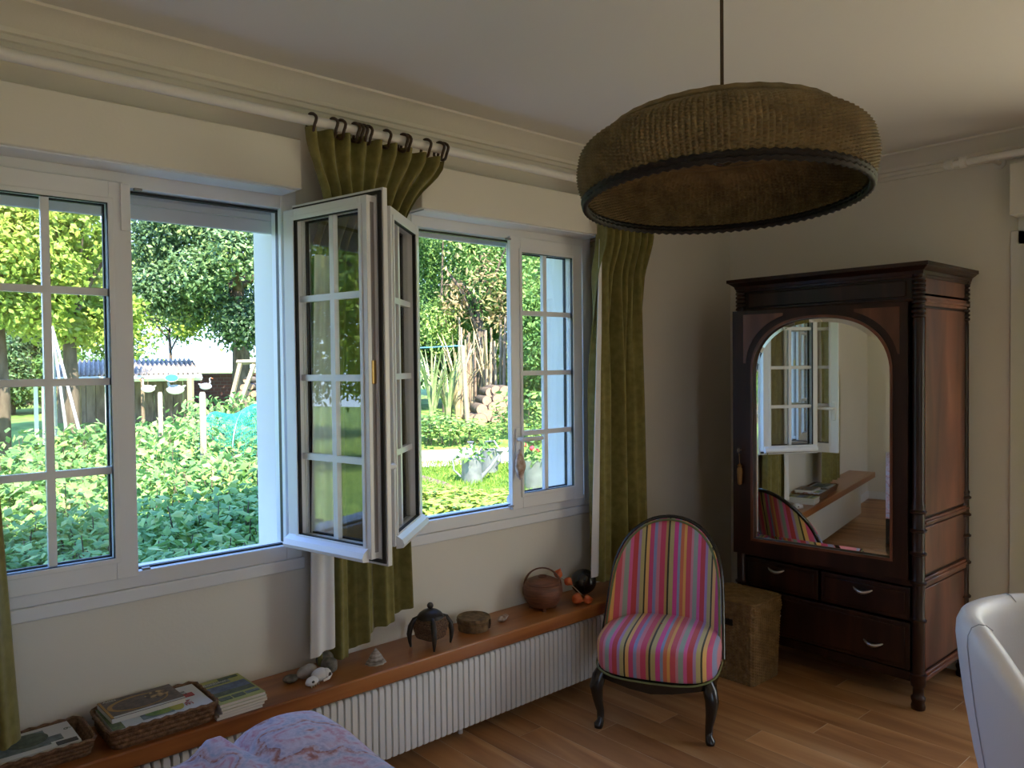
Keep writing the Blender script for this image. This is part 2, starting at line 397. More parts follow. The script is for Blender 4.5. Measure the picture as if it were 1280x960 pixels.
struct(MB().box(XR-.014, XR, DY1+.06, YW, .003, .09), 'baseboard_back', M_BASE, 'white baseboard behind the wardrobe', 'baseboard', bevel=.003)
struct(MB().box(XL, XR, YW-.014, YW, .003, .09), 'baseboard_left', M_BASE, 'white baseboard behind the radiator', 'baseboard', bevel=.003)

# ------------------------------------------------------------------ windows
YF = YW-.015                                # room face of the fixed frames
SZ0, SZ1 = .902, 2.185                      # leaf bottom / top
LW, LT = .484, .066                         # leaf width, thickness
def leaf(parent, pivot, sgn, rot, handle=False, handle_side=0):
    """one opening leaf; local x runs from the hinge to the free edge (times sgn), y=0 is the room face, +y outside"""
    X = lambda a: a*sgn
    def bx(mb, a, b, y0, y1, z0, z1): return mb.box(min(X(a), X(b)), max(X(a), X(b)), y0, y1, z0, z1)
    mb = MB(); fw = .066; z0, z1 = SZ0-WZ0, SZ1-WZ0
    # flat flange on the room side + deeper body behind it
    for y0, y1, ins in ((0, .02, 0), (.02, LT, .028)):
        a0, a1, b0, b1 = ins*.3, LW-ins*1.15, z0+ins, z1-ins
        bx(mb, a0, fw, y0, y1, b0, b1); bx(mb, LW-fw, a1, y0, y1, b0, b1)
        bx(mb, fw, LW-fw, y0, y1, b0, z0+fw); bx(mb, fw, LW-fw, y0, y1, z1-fw, b1)
    for y0, y1 in ((-.006, 0), (LT, LT+.004)):   # glazing beads
        for a, b, c, d in ((fw-.012, fw+.004, z0+fw-.012, z1-fw+.012), (LW-fw-.004, LW-fw+.012, z0+fw-.012, z1-fw+.012)): bx(mb, a, b, y0, y1, c, d)
        bx(mb, fw, LW-fw, y0, y1, z0+fw-.012, z0+fw+.004); bx(mb, fw, LW-fw, y0, y1, z1-fw-.004, z1-fw+.012)
    o = mb.build('casement', M_PVC, parent, bevel=.003)
    o.location = pivot; o.rotation_euler = (0, 0, rot)
    g0, g1, h0, h1 = fw, LW-fw, z0+fw, z1-fw
    m = MB()
    for y0, y1 in ((.0, .012), (.052, .064)):
        bx(m, g0, g0+.006, y0, y1, h0, h1); bx(m, g1-.006, g1, y0, y1, h0, h1); bx(m, g0, g1, y0, y1, h0, h0+.006); bx(m, g0, g1, y0, y1, h1-.006, h1)
    m.build('seal', M_SEAL, o, smooth=0)
    m = MB(); bx(m, .012, LW-.012, .0205, .0265, z0+.010, z0+.022); bx(m, .012, LW-.012, .0205, .0265, z1-.022, z1-.010); bx(m, LW-.022, LW-.006, .0205, .0265, z0+.01, z1-.01)
    m.build('edge_gasket', M_SEAL, o, smooth=0)
    m = MB(); bx(m, LW-.033, LW-.031, .034, .05, z0+.05, z1-.05); m.build('lock_strip', M_GREYPVC, o, smooth=0)
    m = MB(); bx(m, LW-.034, LW-.0295, .032, .052, (z0+z1)/2-.02, (z0+z1)/2+.06); m.build('lock_plate', M_BRASS, o, bevel=.002)
    m = MB(); bx(m, g0, g1, .028, .032, h0, h1); m.build('glass_pane', M_GLASS, o, smooth=0)
    bw = .0115; gc = (g0+g1)/2
    m = MB(); bx(m, gc-bw, gc+bw, .020, .040, h0, h1); m.build('glazing_bar', M_PVC, o, smooth=0)
    for k in range(1, 4):
        zc = h0+(h1-h0)*k/4
        m = MB(); bx(m, g0, g1, .0195, .0405, zc-bw, zc+bw); m.build('glazing_bar', M_PVC, o, smooth=0)
    # drip rail on the outside bottom
    pr = [(LT, z0+.018), (LT+.026, z0+.022), (LT+.030, z0+.034), (LT+.022, z0+.052), (LT, z0+.066)]
    a, b = X(.012), X(LW-.045); n = len(pr)
    m = MB().add([(xx, y, z) for xx in (a, b) for y, z in pr], [(i, (i+1) % n, n+(i+1) % n, n+i) for i in range(n)]+[tuple(range(n)), tuple(range(2*n-1, n-1, -1))])
    m.build('drip_rail', M_PVC, o, smooth=30)
    if handle:
        hz = 1.215-WZ0; hx = LW-.031
        m = MB(); bx(m, hx-.015, hx+.015, -.008, 0, hz-.07, hz+.07)
        hd = m.build('handle', M_PVC, o, bevel=.004)
        MB().tube([(X(hx), -.004, hz+.02), (X(hx), -.045, hz+.02), (X(hx-.012), -.052, hz+.02), (X(hx-.115), -.052, hz+.02)], [.011, .010, .011, .009], 10).build('lever', M_PVC, hd)
    return o
def window(name, X0, X1, label):
    w = thing(name, label, 'window', ((X0+X1)/2, YF, WZ0)); w['kind'] = 'structure'
    mb = MB(); fw = .052; y0, y1 = YF, YF+.085; xc = (X0+X1)/2
    mb.box(X0-.01, X0+fw, y0, y1, WZ0-.005, WZ1).box(X1-fw, X1+.01, y0, y1, WZ0-.005, WZ1)
    mb.box(X0+fw, X1-fw, y0, y1, WZ0-.005, WZ0+.048).box(X0+fw, X1-fw, y0, y1, WZ1-.085, WZ1)
    mb.build('frame', M_PVC, w, world=True, bevel=.003)
    m = MB(); y = YF-.003; a, b, c, d = X0+fw-.004, X1-fw+.004, WZ0+.058, WZ1-.096
    m.box(a, a+.005, y+.03, y+.05, c, d).box(b-.005, b, y+.03, y+.05, c, d).box(a, b, y+.03, y+.05, c-.012, c-.004).box(a, b, y+.03, y+.05, d, d+.008)
    m.build('seal', M_SEAL, w, world=True, smooth=0)
    # outer sill
    sm = MB().add([(X0, YF+.085, WZ0+.01), (X1, YF+.085, WZ0+.01), (X1, YO+.04, WZ0-.03), (X0, YO+.04, WZ0-.03), (X0, YF+.085, WZ0-.02), (X1, YF+.085, WZ0-.02), (X1, YO+.04, WZ0-.05), (X0, YO+.04, WZ0-.05)],
                  [(0, 1, 2, 3), (7, 6, 5, 4), (0, 4, 5, 1), (1, 5, 6, 2), (2, 6, 7, 3), (3, 7, 4, 0)])
    sm.build('window_sill', M_PVC, w, world=True, smooth=0)
    # moulded strip along the lower edge on the wall
    MB().box(X0-.02, X1+.02, YF-.004, YF+.02, WZ0-.05, WZ0-.006).build('frame_trim', M_PVC, w, world=True, bevel=.004)
    return w
PY = YW-.035                                # room face of closed leaves
win1 = window('window_1', *W1, 'white casement window beside the edge curtain, one leaf shut, one swung open')
win2 = window('window_2', *W2, 'white casement window beside the striped chair, shut leaf with shell on handle')
def lp(w, x): return (x-w.location.x, PY-w.location.y, 0)
leaf(win1, lp(win1, W1[0]+.09), 1, 0)
leaf(win1, lp(win1, W1[1]), -1, radians(101.4), handle=True)
leaf(win2, lp(win2, 2.437+LW), -1, 0, handle=True)
leaf(win2, lp(win2, W2[0]), 1, radians(-138))
# small fittings at the top and bottom of the free jamb
for w, x in ((win1, .80), (win2, 2.42)):
    MB().box(x-.004, x+.02, PY-.004, PY+.012, 2.166, 2.174).build('keeper', M_GREYPVC, w, world=True)
    MB().box(x-.004, x+.02, PY-.004, PY+.012, .918, .925).build('keeper', M_GREYPVC, w, world=True)
MB().box(.752, .782, PY-.006, PY-.0005, 2.03, 2.184).build('cover_strip', M_PVC, win1, world=True, bevel=.002)
# lowered end of the roller shutter outside each window
def shutter(X0, X1, zb, nm, label):
    t = thing(nm, label, 'shutter', ((X0+X1)/2, YW+.12, zb)); y = YW+.125
    k = 0; z = zb
    MB().box(X0+.02, X1-.02, y-.009, y+.009, z, z+.05).build('end_slat', M_SHUT, t, world=True, bevel=.003)
    for xx in (X0+.10, (X0+X1)/2-.055, X1-.10): MB().lathe([(.008, 0), (.008, .012), (.0, .014)], 10, (xx, y-.008, z+.03), axis='y').build('stop', M_SEAL, t, world=True)
    z += .052
    while z < WZ1+.05:
        MB().add([(a, yy, zz) for a in (X0+.02, X1-.02) for yy, zz in ((y-.004, z), (y-.009, z+.02), (y-.004, z+.038), (y+.004, z+.038), (y+.004, z))],
                 [(0, 1, 6, 5), (1, 2, 7, 6), (2, 3, 8, 7), (3, 4, 9, 8), (4, 0, 5, 9), (0, 4, 3, 2, 1), (5, 6, 7, 8, 9)]).build('slat', M_SHUT, t, world=True, smooth=0)
        z += .04
shutter(*W1, on_y(250, 283.5, YW+.125).z, 'roller_shutter', 'grey roller shutter end hanging outside the window beside the edge curtain')
shutter(*W2, on_y(580, 303, YW+.125).z, 'roller_shutter', 'grey roller shutter edge outside the window beside the striped chair')
# shutter boxes over the windows
def shutter_box(X0, X1, label):
    t = thing('shutter_box', label, 'shutter box', ((X0+X1)/2, YW, 2.225))
    MB().box(X0, X1, 2.625, YW, 2.226, 2.405).build('casing', M_WALL, t, world=True, bevel=.004)
    MB().box(X0+.02, X1-.02, 2.64, YW-.02, 2.221, 2.227).build('access_panel', M_PVC, t, world=True)
shutter_box(.215, 1.335, 'boxed roller shutter casing above the window beside the edge curtain')
shutter_box(1.862, 2.98, 'boxed roller shutter casing above the window beside the striped chair')

# ------------------------------------------------------------------ curtain pole and curtains
PR_Y, PR_Z, PR_R = 2.575, on_y(380, 149, 2.575).z, .0185
t = thing('curtain_pole', 'long white curtain pole running below the cornice over both windows', 'curtain pole', (1.2, PR_Y, PR_Z))
MB().tube([(XL+.35, PR_Y, PR_Z), (3.72, PR_Y, PR_Z)], PR_R, 16).build('pole', M_POLE, t, world=True)
for xx in (-1.5, .12, 3.6):
    MB().tube([(xx, YW-.001, PR_Z), (xx, PR_Y, PR_Z)], .012, 10).lathe([(.03, YW-.012), (.03, YW)], 16, (xx, 0, PR_Z), axis='y').build('bracket', M_POLE, t, world=True)
for xx, s in ((XL+.35, -1), (3.72, 1)): MB().lathe([(.019, 0), (.028, .006), (.03, .02), (.024, .04), (.0, .046)], 16, (0, 0, 0), axis='x').build('finial', M_POLE, t).location = (xx-1.2, 0, 0)
def hoop(c, r, tube, axis_y=0):
    pts = [(c[0]+.004*sin(3*a), c[1]+r*cos(a), c[2]+r*sin(a)) for a in [2*pi*k/18 for k in range(18)]]
    return MB().tube(pts, tube, 8, closed=True)
def curtain(label, xt0, xt1, xm0, xm1, xb0, xb1, zt, zb, folds, yt, yb, amp, rings, lining=None, seed=1, fan=0, hem=0.0, fb_=4, ybk=(.12, .22)):
    t = thing('curtain', label, 'curtain', ((xb0+xb1)/2, yb, zb))
    def sm(a): a = max(0, min(1, a)); return a*a*(3-2*a)
    def edge(h, a, b, c):                      # h: 0 top .. 1 bottom
        return a+(b-a)*sm(h/.15)+(c-b)*max(0, (h-.15)/.85)
    def fn(s, h):
        x0, x1 = edge(h, xt0, xm0, xb0), edge(h, xt1, xm1, xb1)
        ss = s+.018*sin(2*pi*s*1.5+2*h+seed)*min(1, s*8, (1-s)*8)
        x = x0+(x1-x0)*ss
        k = sm((h-.05)/.5)
        wt = sin(2*pi*folds*ss+seed); wt = math.copysign(abs(wt)**.7, wt)
        wb = sin(2*pi*fb_*ss+seed*1.7+.6*sin(h*2.2+seed)); wb = math.copysign(abs(wb)**.75, wb)+.3*sin(2*pi*fb_*2.6*ss+1.3+h*1.5)
        pin = 1-.55*math.exp(-((h-.065)/.025)**2)
        y = yt+(yb-yt)*sm((h-ybk[0])/(ybk[1]-ybk[0]))+amp*pin*((1-k)*wt*1.25+k*wb)
        z = zt+(zb-zt)*h
        if fan: z -= fan*.05*max(0, s-.6)*(1-sm(h/.1))
        z += hem*max(0, s-.3)*h
        return (x, y, z)
    nu, nv = folds*14+1, 48
    m = MB().grid(fn, nu, nv); n0 = len(m.v)
    def fb(s, h): p = fn(s, h); return (p[0], p[1]+.005, p[2])
    m.grid(fb, nu, nv)
    for i in range(nu-1): m.f.append((i, i+1, n0+i+1, n0+i)); k = (nv-1)*nu; m.f.append((k+i, n0+k+i, n0+k+i+1, k+i+1))
    for j in range(nv-1): m.f.append((j*nu, n0+j*nu, n0+(j+1)*nu, (j+1)*nu)); m.f.append((j*nu+nu-1, (j+1)*nu+nu-1, n0+(j+1)*nu+nu-1, n0+j*nu+nu-1))
    m.build('cloth', M_OLIVE, t, world=True, smooth=80)
    if lining:
        lx0, lx1, ly, lz0, lz1, tap = lining
        def fl(s, h): w = tap+(1-tap)*h; x_ = lx1+(lx0-lx1)*w*(1-s); return (x_, ly+.009*sin(2*pi*1.6*s+.5+1.5*h)*w+.012*s, lz1+(lz0-lz1)*h+.02*s*h)
        m = MB().grid(fl, 18, 24); n0 = len(m.v); m.grid(lambda s, h: (fl(s, h)[0], fl(s, h)[1]+.003, fl(s, h)[2]), 18, 24)
        for i in range(17): m.f.append((i, i+1, n0+i+1, n0+i)); k = 23*18; m.f.append((k+i, n0+k+i, n0+k+i+1, k+i+1))
        for j in range(23): m.f.append((j*18, n0+j*18, n0+(j+1)*18, (j+1)*18)); m.f.append((j*18+17, (j+1)*18+17, n0+(j+1)*18+17, n0+j*18+17))
        m.build('lining', M_LINING, t, world=True, smooth=80, label='white lining turned outwards')
    for x in rings: hoop((x, PR_Y, PR_Z-.008), .033, .0058).build('ring', M_RING, t, world=True)
    return t
curtain('olive curtain gathered on dark rings behind the two open window leaves', 1.335, 1.955, 1.41, 1.775, 1.395, 1.825, PR_Z-.02, .455, 9, 2.585, 2.70, .024,
        [1.350, 1.435, 1.467, 1.525, 1.542, 1.56, 1.58, 1.662, 1.74, 1.755, 1.85, 1.915, 1.935], lining=(1.352, 1.455, 2.648, .50, 2.0, .6), seed=3, fan=1, hem=.19, fb_=4)
curtain('olive curtain hanging in deep folds behind the striped chair', 2.90, 3.30, 2.90, 3.25, 2.885, 3.33, PR_Z-.02, .50, 7, 2.585, 2.625, .042,
        [2.92, 2.98, 3.05, 3.12, 3.2, 3.27], lining=(2.835, 2.95, 2.60, .53, 2.2, .35), seed=5, hem=.03, fb_=3)
curtain('olive curtain at the far edge of the window, above the magazine baskets', -.05, .345, 0.0, .345, -.06, .425, PR_Z-.02, .515, 6, 2.585, 2.62, .035,
        [-.02, .06, .14, .22, .3], seed=8)

# ------------------------------------------------------------------ glazed side door, its shutter box and pole (right edge of the photo)
d1 = thing('door_1', 'white glazed door in the wall beside the wardrobe', 'door', (XR, (DY0+DY1)/2, 0)); d1['kind'] = 'structure'
mb = MB()
mb.box(XR-.015, XR+.07, DY1-.06, DY1+.03, 0, DZ).box(XR-.015, XR+.07, DY0-.03, DY0+.06, 0, DZ).box(XR-.015, XR+.07, DY0, DY1, DZ-.07, DZ+.09)
mb.build('frame', M_PVC, d1, world=True, bevel=.004)
for a, b in ((DY0+.06, .17), (.17, DY1-.06)):
    m = MB(); m.box(XR-.01, XR+.05, a, a+.08, .02, DZ-.07).box(XR-.01, XR+.05, b-.08, b, .02, DZ-.07).box(XR-.01, XR+.05, a+.08, b-.08, .02, .16).box(XR-.01, XR+.05, a+.08, b-.08, DZ-.15, DZ-.07).box(XR-.01, XR+.05, a+.08, b-.08, .95, 1.03)
    p = m.build('door_leaf', M_PVC, d1, world=True, bevel=.003)
    for z0, z1 in ((.16, .95), (1.03, DZ-.15)):
        q = MB().box(XR+.015, XR+.02, a+.08, b-.08, z0, z1); q.v = [(x-XR, y-(DY0+DY1)/2, z) for x, y, z in q.v]; q.build('glass_pane', M_GLASS, p, smooth=0)
for z in (.45, 1.55): MB().tube([(XR-.022, DY1-.055, z), (XR-.022, DY1-.055, z+.09)], .009, 8).build('hinge', M_PVC, d1, world=True)
t = thing('shutter_box', 'boxed roller shutter casing above the glazed door beside the wardrobe', 'shutter box', (XR, .42, 2.22))
MB().box(XR-.121, XR-.001, DY0-.05, DY1+.005, 2.26, 2.50).build('casing', M_WALL, t, world=True, bevel=.004)
ry, rz = 1.36, 2.535
t = thing('curtain_pole', 'short white curtain pole with round knobs above the glazed door', 'curtain pole', (XR-.165, .4, rz))
MB().tube([(XR-.165, -.6, rz), (XR-.165, ry, rz)], .016, 14).build('pole', M_POLE, t, world=True)
m = MB().lathe([(.016, 0), (.026, .004), (.027, .03), (.018, .034), (.012, .036), (.012, .06), (.022, .064), (.026, .08), (.02, .1), (0, .104)], 18, (XR-.165, ry, rz), axis='y'); m.build('knob', M_POLE, t, world=True)
MB().tube([(XR, 1.27, rz), (XR-.165, 1.27, rz)], .011, 10).lathe([(.028, 0), (.028, .01)], 14, (XR-.01, 1.27, rz), axis='x').build('bracket', M_POLE, t, world=True)
t2 = thing('curtain', 'olive curtain hanging at the glazed door beside the wardrobe', 'curtain', (XR-.165, .9, .1))
MB().grid(lambda s, h: (XR-.165+.022*sin(2*pi*4*s), .70+.385*s, 2.5-2.4*h), 60, 14).build('cloth', M_OLIVE, t2, world=True)
# unseen glazed double door behind the camera, added to let light in
d2 = thing('added_light_door', 'added unseen white glazed double door letting light in opposite the casement windows', 'door', (-.375, YB, 0)); d2['kind'] = 'structure'
mb = MB().box(-.85, .10, YB-.08, YB+.01, 2.24, 2.32)
for xx in (-.85, -.41, .04): mb.box(xx, xx+.06, YB-.08, YB+.01, 0, 2.24)
mb.box(-.85, .10, YB-.08, YB+.01, .0, .06)
mb.build('frame', M_PVC, d2, world=True)

# ------------------------------------------------------------------ wardrobe with mirror door
wx, wy0, wy1 = 3.70, 1.40, 2.315; wb = 4.285
wd = thing('wardrobe', 'tall dark mahogany wardrobe with arched mirror door and turned corner posts', 'wardrobe', ((wx+wb)/2, (wy0+wy1)/2, 0))
def wp(mb, name, m, **k): return mb.build(name, m, wd, world=True, **k)
wp(MB().box(wx+.01, wb, wy1-.02, wy1, .12, 1.97).box(wx+.01, wb, wy0, wy0+.02, .12, 1.97).box(wb-.015, wb, wy0, wy1, .12, 1.97).box(wx, wb, wy0, wy1, .555, .585).box(wx, wb, wy0, wy1, .12, .165).box(wx, wb, wy0, wy1, 1.855, 1.97), 'body', M_MAHOG, bevel=.003)
# side panels with rails on both sides
for y, s in ((wy0, -1), (wy1, 1)):
    for z0, z1, r0, r1 in ((.125, .165, .142, .152), (.555, .60, .572, .588), (.835, .865, .845, .856), (1.83, 1.875, 1.845, 1.86)):
        wp(MB().box(wx+.02, wb-.02, y-(.013 if s < 0 else -.001), y+(.013 if s > 0 else -.001), z0, z1).box(wx+.02, wb-.02, min(y+s*.012, y+s*.02), max(y+s*.012, y+s*.02), r0, r1), 'side_rail', M_MAHOG2, bevel=.003)
    for z0, z1 in ((.175, .545), (.61, .825), (.875, 1.82), (1.885, 1.965)):
        wp(MB().box(wx+.045, wb-.045, min(y, y+s*.006), max(y, y+s*.006), z0, z1), 'side_panel', M_MAHOG2, bevel=.004)
# cornice
def wcorn(z0, z1, o0, o1):
    a = [(wx-o0, wy0-o0), (wb+.005, wy0-o0), (wb+.005, wy1+o0), (wx-o0, wy1+o0)]; b = [(wx-o1, wy0-o1), (wb+.005, wy0-o1), (wb+.005, wy1+o1), (wx-o1, wy1+o1)]
    return MB().add([(*p, z0) for p in a]+[(*p, z1) for p in b], [(0, 3, 2, 1), (4, 5, 6, 7)]+[(i, (i+1) % 4, 4+(i+1) % 4, 4+i) for i in range(4)])
m = MB()
for args in ((1.955, 1.968, .012, .016), (1.968, 1.985, .016, .022), (1.985, 2.004, .022, .046), (2.004, 2.022, .05, .05), (1.85, 1.862, .014, .008)):
    q = wcorn(*args); m.add(q.v, q.f)
wp(m, 'cornice', M_MAHOG, bevel=.002)
wp(MB().box(wx-.012, wx, wy0+.06, wy1-.06, 1.872, 1.945), 'frieze_panel', M_MAHOG, bevel=.004)
# turned posts
def post(x, y):
    pr = [(.020, 0), (.029, .005), (.031, .02), (.026, .035), (.031, .05), (.031, .06), (.023, .068), (.023, .105), (.031, .112), (.033, .13), (.033, .15), (.036, .158), (.036, .165), (.027, .17), (.027, .404)]
    for z in (.413, .583, .716, .82, .905):
        pr += [(.027, z-.012), (.036, z-.008), (.037, z), (.03, z+.005), (.027, z+.01)]
    pr += [(.027, .69), ] if 0 else []
    pr += [(.031, .93), (.025, .94), (.025, 1.40), (.025, 1.76)]
    z = 1.775
    for k in range(9): pr += [(.022, z), (.029, z+.005), (.029, z+.013), (.022, z+.018)]; z += .0205
    pr += [(.028, 1.962), (.028, 1.97)]
    pr = sorted(pr, key=lambda q: q[1])
    wp(MB().lathe(pr, 16, (x, y, 0)), 'post', M_MAHOG, smooth=50)
for x in (wx+.002, wb-.03):
    for y in (wy0+.008, wy1-.008): post(x, y)
# drawers
def drawer(y0, y1, z0, z1, handles):
    o = wp(MB().box(wx-.010, wx+.012, y0, y1, z0, z1).box(wx-.016, wx-.009, y0+.02, y1-.02, z0+.02, z1-.02), 'drawer', M_MAHOG, bevel=.005)
    for hy, hz in handles:
        pts = [(wx-.014, hy-.045, hz+.008), (wx-.022, hy-.034, hz+.002), (wx-.028, hy-.015, hz-.005), (wx-.029, hy, hz-.007), (wx-.028, hy+.015, hz-.005), (wx-.022, hy+.034, hz+.002), (wx-.014, hy+.045, hz+.008)]
        q = MB().tube(pts, [.003, .006, .0085, .009, .0085, .006, .003], 10); q.v = [(x-wd.location.x, y-wd.location.y, z) for x, y, z in q.v]; q.build('handle', M_METAL, o)
drawer(1.44, 1.862, .40, .550, [(1.652, .498)]); drawer(1.878, 2.28, .40, .550, [(2.099, .508)])
drawer(1.44, 2.28, .172, .388, [(1.603, .258), (2.118, .272)])
# door, a little ajar, hinged by the outer post
DA = radians(6.3); hpx, hpy = wx-.004, wy0+.045; dw = .845; dz0, dz1 = .592, 1.848
def arch(n, x0, x1, z0, zs, zt):
    pts = []
    cx, rx = (x0+x1)/2, (x1-x0)/2
    for k in range(8): pts.append((x0+(x1-x0)*k/8, z0))
    for k in range(10): pts.append((x1, z0+(zs-z0)*k/10))
    for k in range(n):
        a = pi*k/n; c, s = cos(a), sin(a); e = .86
        pts.append((cx+rx*math.copysign(abs(c)**e, c), zs+(zt-zs)*abs(s)**e))
    for k in range(10): pts.append((x0, zs-(zs-z0)*k/10))
    return pts
mu0, mu1, mz0, mzs, mzt = .075, .735, .678, 1.515, 1.797
inner = arch(30, mu0, mu1, mz0, mzs, mzt); cu, cz = (mu0+mu1)/2, 1.25
def to_rect(p):
    dx, dz = p[0]-cu, p[1]-cz; t = 1e9
    if dx > 1e-9: t = min(t, (dw-cu)/dx)
    if dx < -1e-9: t = min(t, (0-cu)/dx)
    if dz > 1e-9: t = min(t, (dz1-cz)/dz)
    if dz < -1e-9: t = min(t, (dz0-cz)/dz)
    return (cu+dx*t, cz+dz*t)
outer = [to_rect(p) for p in inner]
for cpt in ((0, dz0), (dw, dz0), (dw, dz1), (0, dz1)):
    k = min(range(len(outer)), key=lambda i: (outer[i][0]-cpt[0])**2+(outer[i][1]-cpt[1])**2); outer[k] = cpt
def plate(loopo, loopi, y0, y1, m):
    n = len(loopo); v = [(x, y0, z) for x, z in loopo]+[(x, y0, z) for x, z in loopi]+[(x, y1, z) for x, z in loopo]+[(x, y1, z) for x, z in loopi]
    f = []
    for i in range(n):
        j = (i+1) % n
        f += [(i, j, n+j, n+i), (2*n+i, 3*n+i, 3*n+j, 2*n+j), (i, 2*n+i, 2*n+j, j), (n+i, n+j, 3*n+j, 3*n+i)]
    return m.add(v, f)
# local door frame: x along the width from the hinge, y=0 back, -y towards the room
dm = plate(outer, inner, -.024, 0, MB())
inner2 = [(cu+(p[0]-cu)*1.035, cz+(p[1]-cz)*1.022) for p in inner]
door = dm.build('door', M_MAHOG, wd, smooth=30)
door.location = (hpx-wd.location.x, hpy-wd.location.y, 0); door.rotation_euler = (0, 0, pi/2+DA)
# (local +x -> along +Y world, local +y -> -X world: so the room side is +y)
for v in door.data.vertices: v.co.y = -v.co.y
plate(inner2, inner, -.030, -.022, MB()).build('door_bead', M_MAHOG2, door, smooth=30)
for q in (door.children[0],):
    for v in q.data.vertices: v.co.y = -v.co.y
# spandrel veneers in the upper corners
for sgn in (0, 1):
    pts = [p for p in inner if p[1] > mzs+.02 and ((p[0] < cu-.03) if sgn == 0 else (p[0] > cu+.03))]
    pts = [(cu+(p[0]-cu)*1.12, cz+(p[1]-cz)*1.075) for p in pts]
    cx_ = .035 if sgn == 0 else dw-.06
    zt_ = dz1-.02
    pts = [p for p in pts if p[1] < zt_-.008 and .04 < p[0] < dw-.065]
    pts.sort(key=lambda p: p[1])
    poly = [(cx_, pts[0][1])]+pts+[(pts[-1][0], zt_), (cx_, zt_)]
    n = len(poly)
    m = MB().add([(x, .0245, z) for x, z in poly]+[(x, .027, z) for x, z in poly], [tuple(range(n)), tuple(range(2*n-1, n-1, -1))]+[(i, (i+1) % n, n+(i+1) % n, n+i) for i in range(n)])
    m.build('spandrel', M_MAHOG2, door, smooth=0)
bev = [(cu+(p[0]-cu)*(1-.022/.33), (p[1]-cz)*(1-.022/.55)+cz) for p in inner]
n = len(inner)
mm = MB().add([(x, .010, z) for x, z in inner]+[(x, .0125, z) for x, z in bev]+[(x, .004, z) for x, z in inner],
              [(i, (i+1) % n, n+(i+1) % n, n+i) for i in range(n)]+[tuple(range(n, 2*n))]+[tuple(range(3*n-1, 2*n-1, -1))])
mir = mm.build('mirror', M_MIRROR, door, smooth=0, label='bevelled arched mirror glass')
kz = on_y(937, 560, 2.2).z
key = MB().tube([(.80, .024, 1.13), (.80, .05, 1.13)], .004, 8).lathe([(.003, -.002), (.012, -.002), (.012, .002), (.003, .002)], 12, (.80, .055, 1.13), axis='x').build('key', M_METAL, door)
ts = MB().tube([(.80, .05, 1.12), (.80, .042, 1.06)], .002, 6).lathe([(.004, 0), (.011, .005), (.014, .05), (.013, .055), (.015, .06), (.014, .085), (.009, .092), (.012, .10), (.003, .112)], 14, (.80, .042, .95)).build('key_tassel', mat('tan_tassel', (.22, .11, .035), (.3, .17, .06), scale=90, stretch=(1, 1, .1), rough=.8), door, label='tan tassel hanging from the key')

# ------------------------------------------------------------------ striped chair
M_STRIPE = stripe_mat('multicolour_stripe', [
    (8, (0.70, 0.08, 0.16)), (4, (0.56, 0.34, 0.12)), (3, (0.05, 0.04, 0.02)), (7, (0.56, 0.46, 0.19)), (7, (0.78, 0.09, 0.34)), (4, (0.31, 0.37, 0.53)), (6, (0.74, 0.20, 0.09)),
    (4, (0.85, 0.46, 0.12)), (8, (0.71, 0.11, 0.14)), (4, (0.74, 0.31, 0.37)), (7, (0.37, 0.45, 0.37)), (5, (0.81, 0.16, 0.40)), (8, (0.65, 0.08, 0.09)), (4, (0.46, 0.29, 0.51)), (6, (0.56, 0.48, 0.20)), (3, (0.05, 0.04, 0.02)),
    (5, (0.85, 0.51, 0.16)), (7, (0.68, 0.09, 0.22)), (5, (0.31, 0.34, 0.56)), (6, (0.71, 0.25, 0.31))], .315)
M_PIPE = mat('olive_piping', (.17, .19, .07), rough=.7)
ch = thing('slipper_chair', 'low chair with rounded back in multicolour striped fabric and black legs', 'chair', (2.81, 2.163, 0), radians(-62.4))
def seat_outline(a):                 # a: angle, 0 = +x
    c, s = cos(a), sin(a); e = .46
    x = .262*math.copysign(abs(c)**e, c); y = .25*math.copysign(abs(s)**e, s)
    if y > 0: x *= 1-.13*(y/.25)
    else: y *= 1+.10*(1-(x/.262)**2)
    return x, y
lev = [(.262, .97), (.285, 1.0), (.34, 1.012), (.368, 1.0), (.386, .97), (.397, .91), (.404, .80), (.410, .6), (.415, .35), (.417, .02)]
seat = MB().grid(lambda u, v: (lambda k: (seat_outline(2*pi*u)[0]*lev[k][1], seat_outline(2*pi*u)[1]*lev[k][1], lev[k][0]))(int(round(v*(len(lev)-1)))), 56, len(lev), closed_u=True).build('seat', M_STRIPE, ch, smooth=60)
MB().tube([(*[c*1.012 for c in seat_outline(2*pi*k/64)], .263+.010*cos(2*2*pi*k/64)) for k in range(64)], .0042, 8, closed=True).build('piping', M_PIPE, seat)
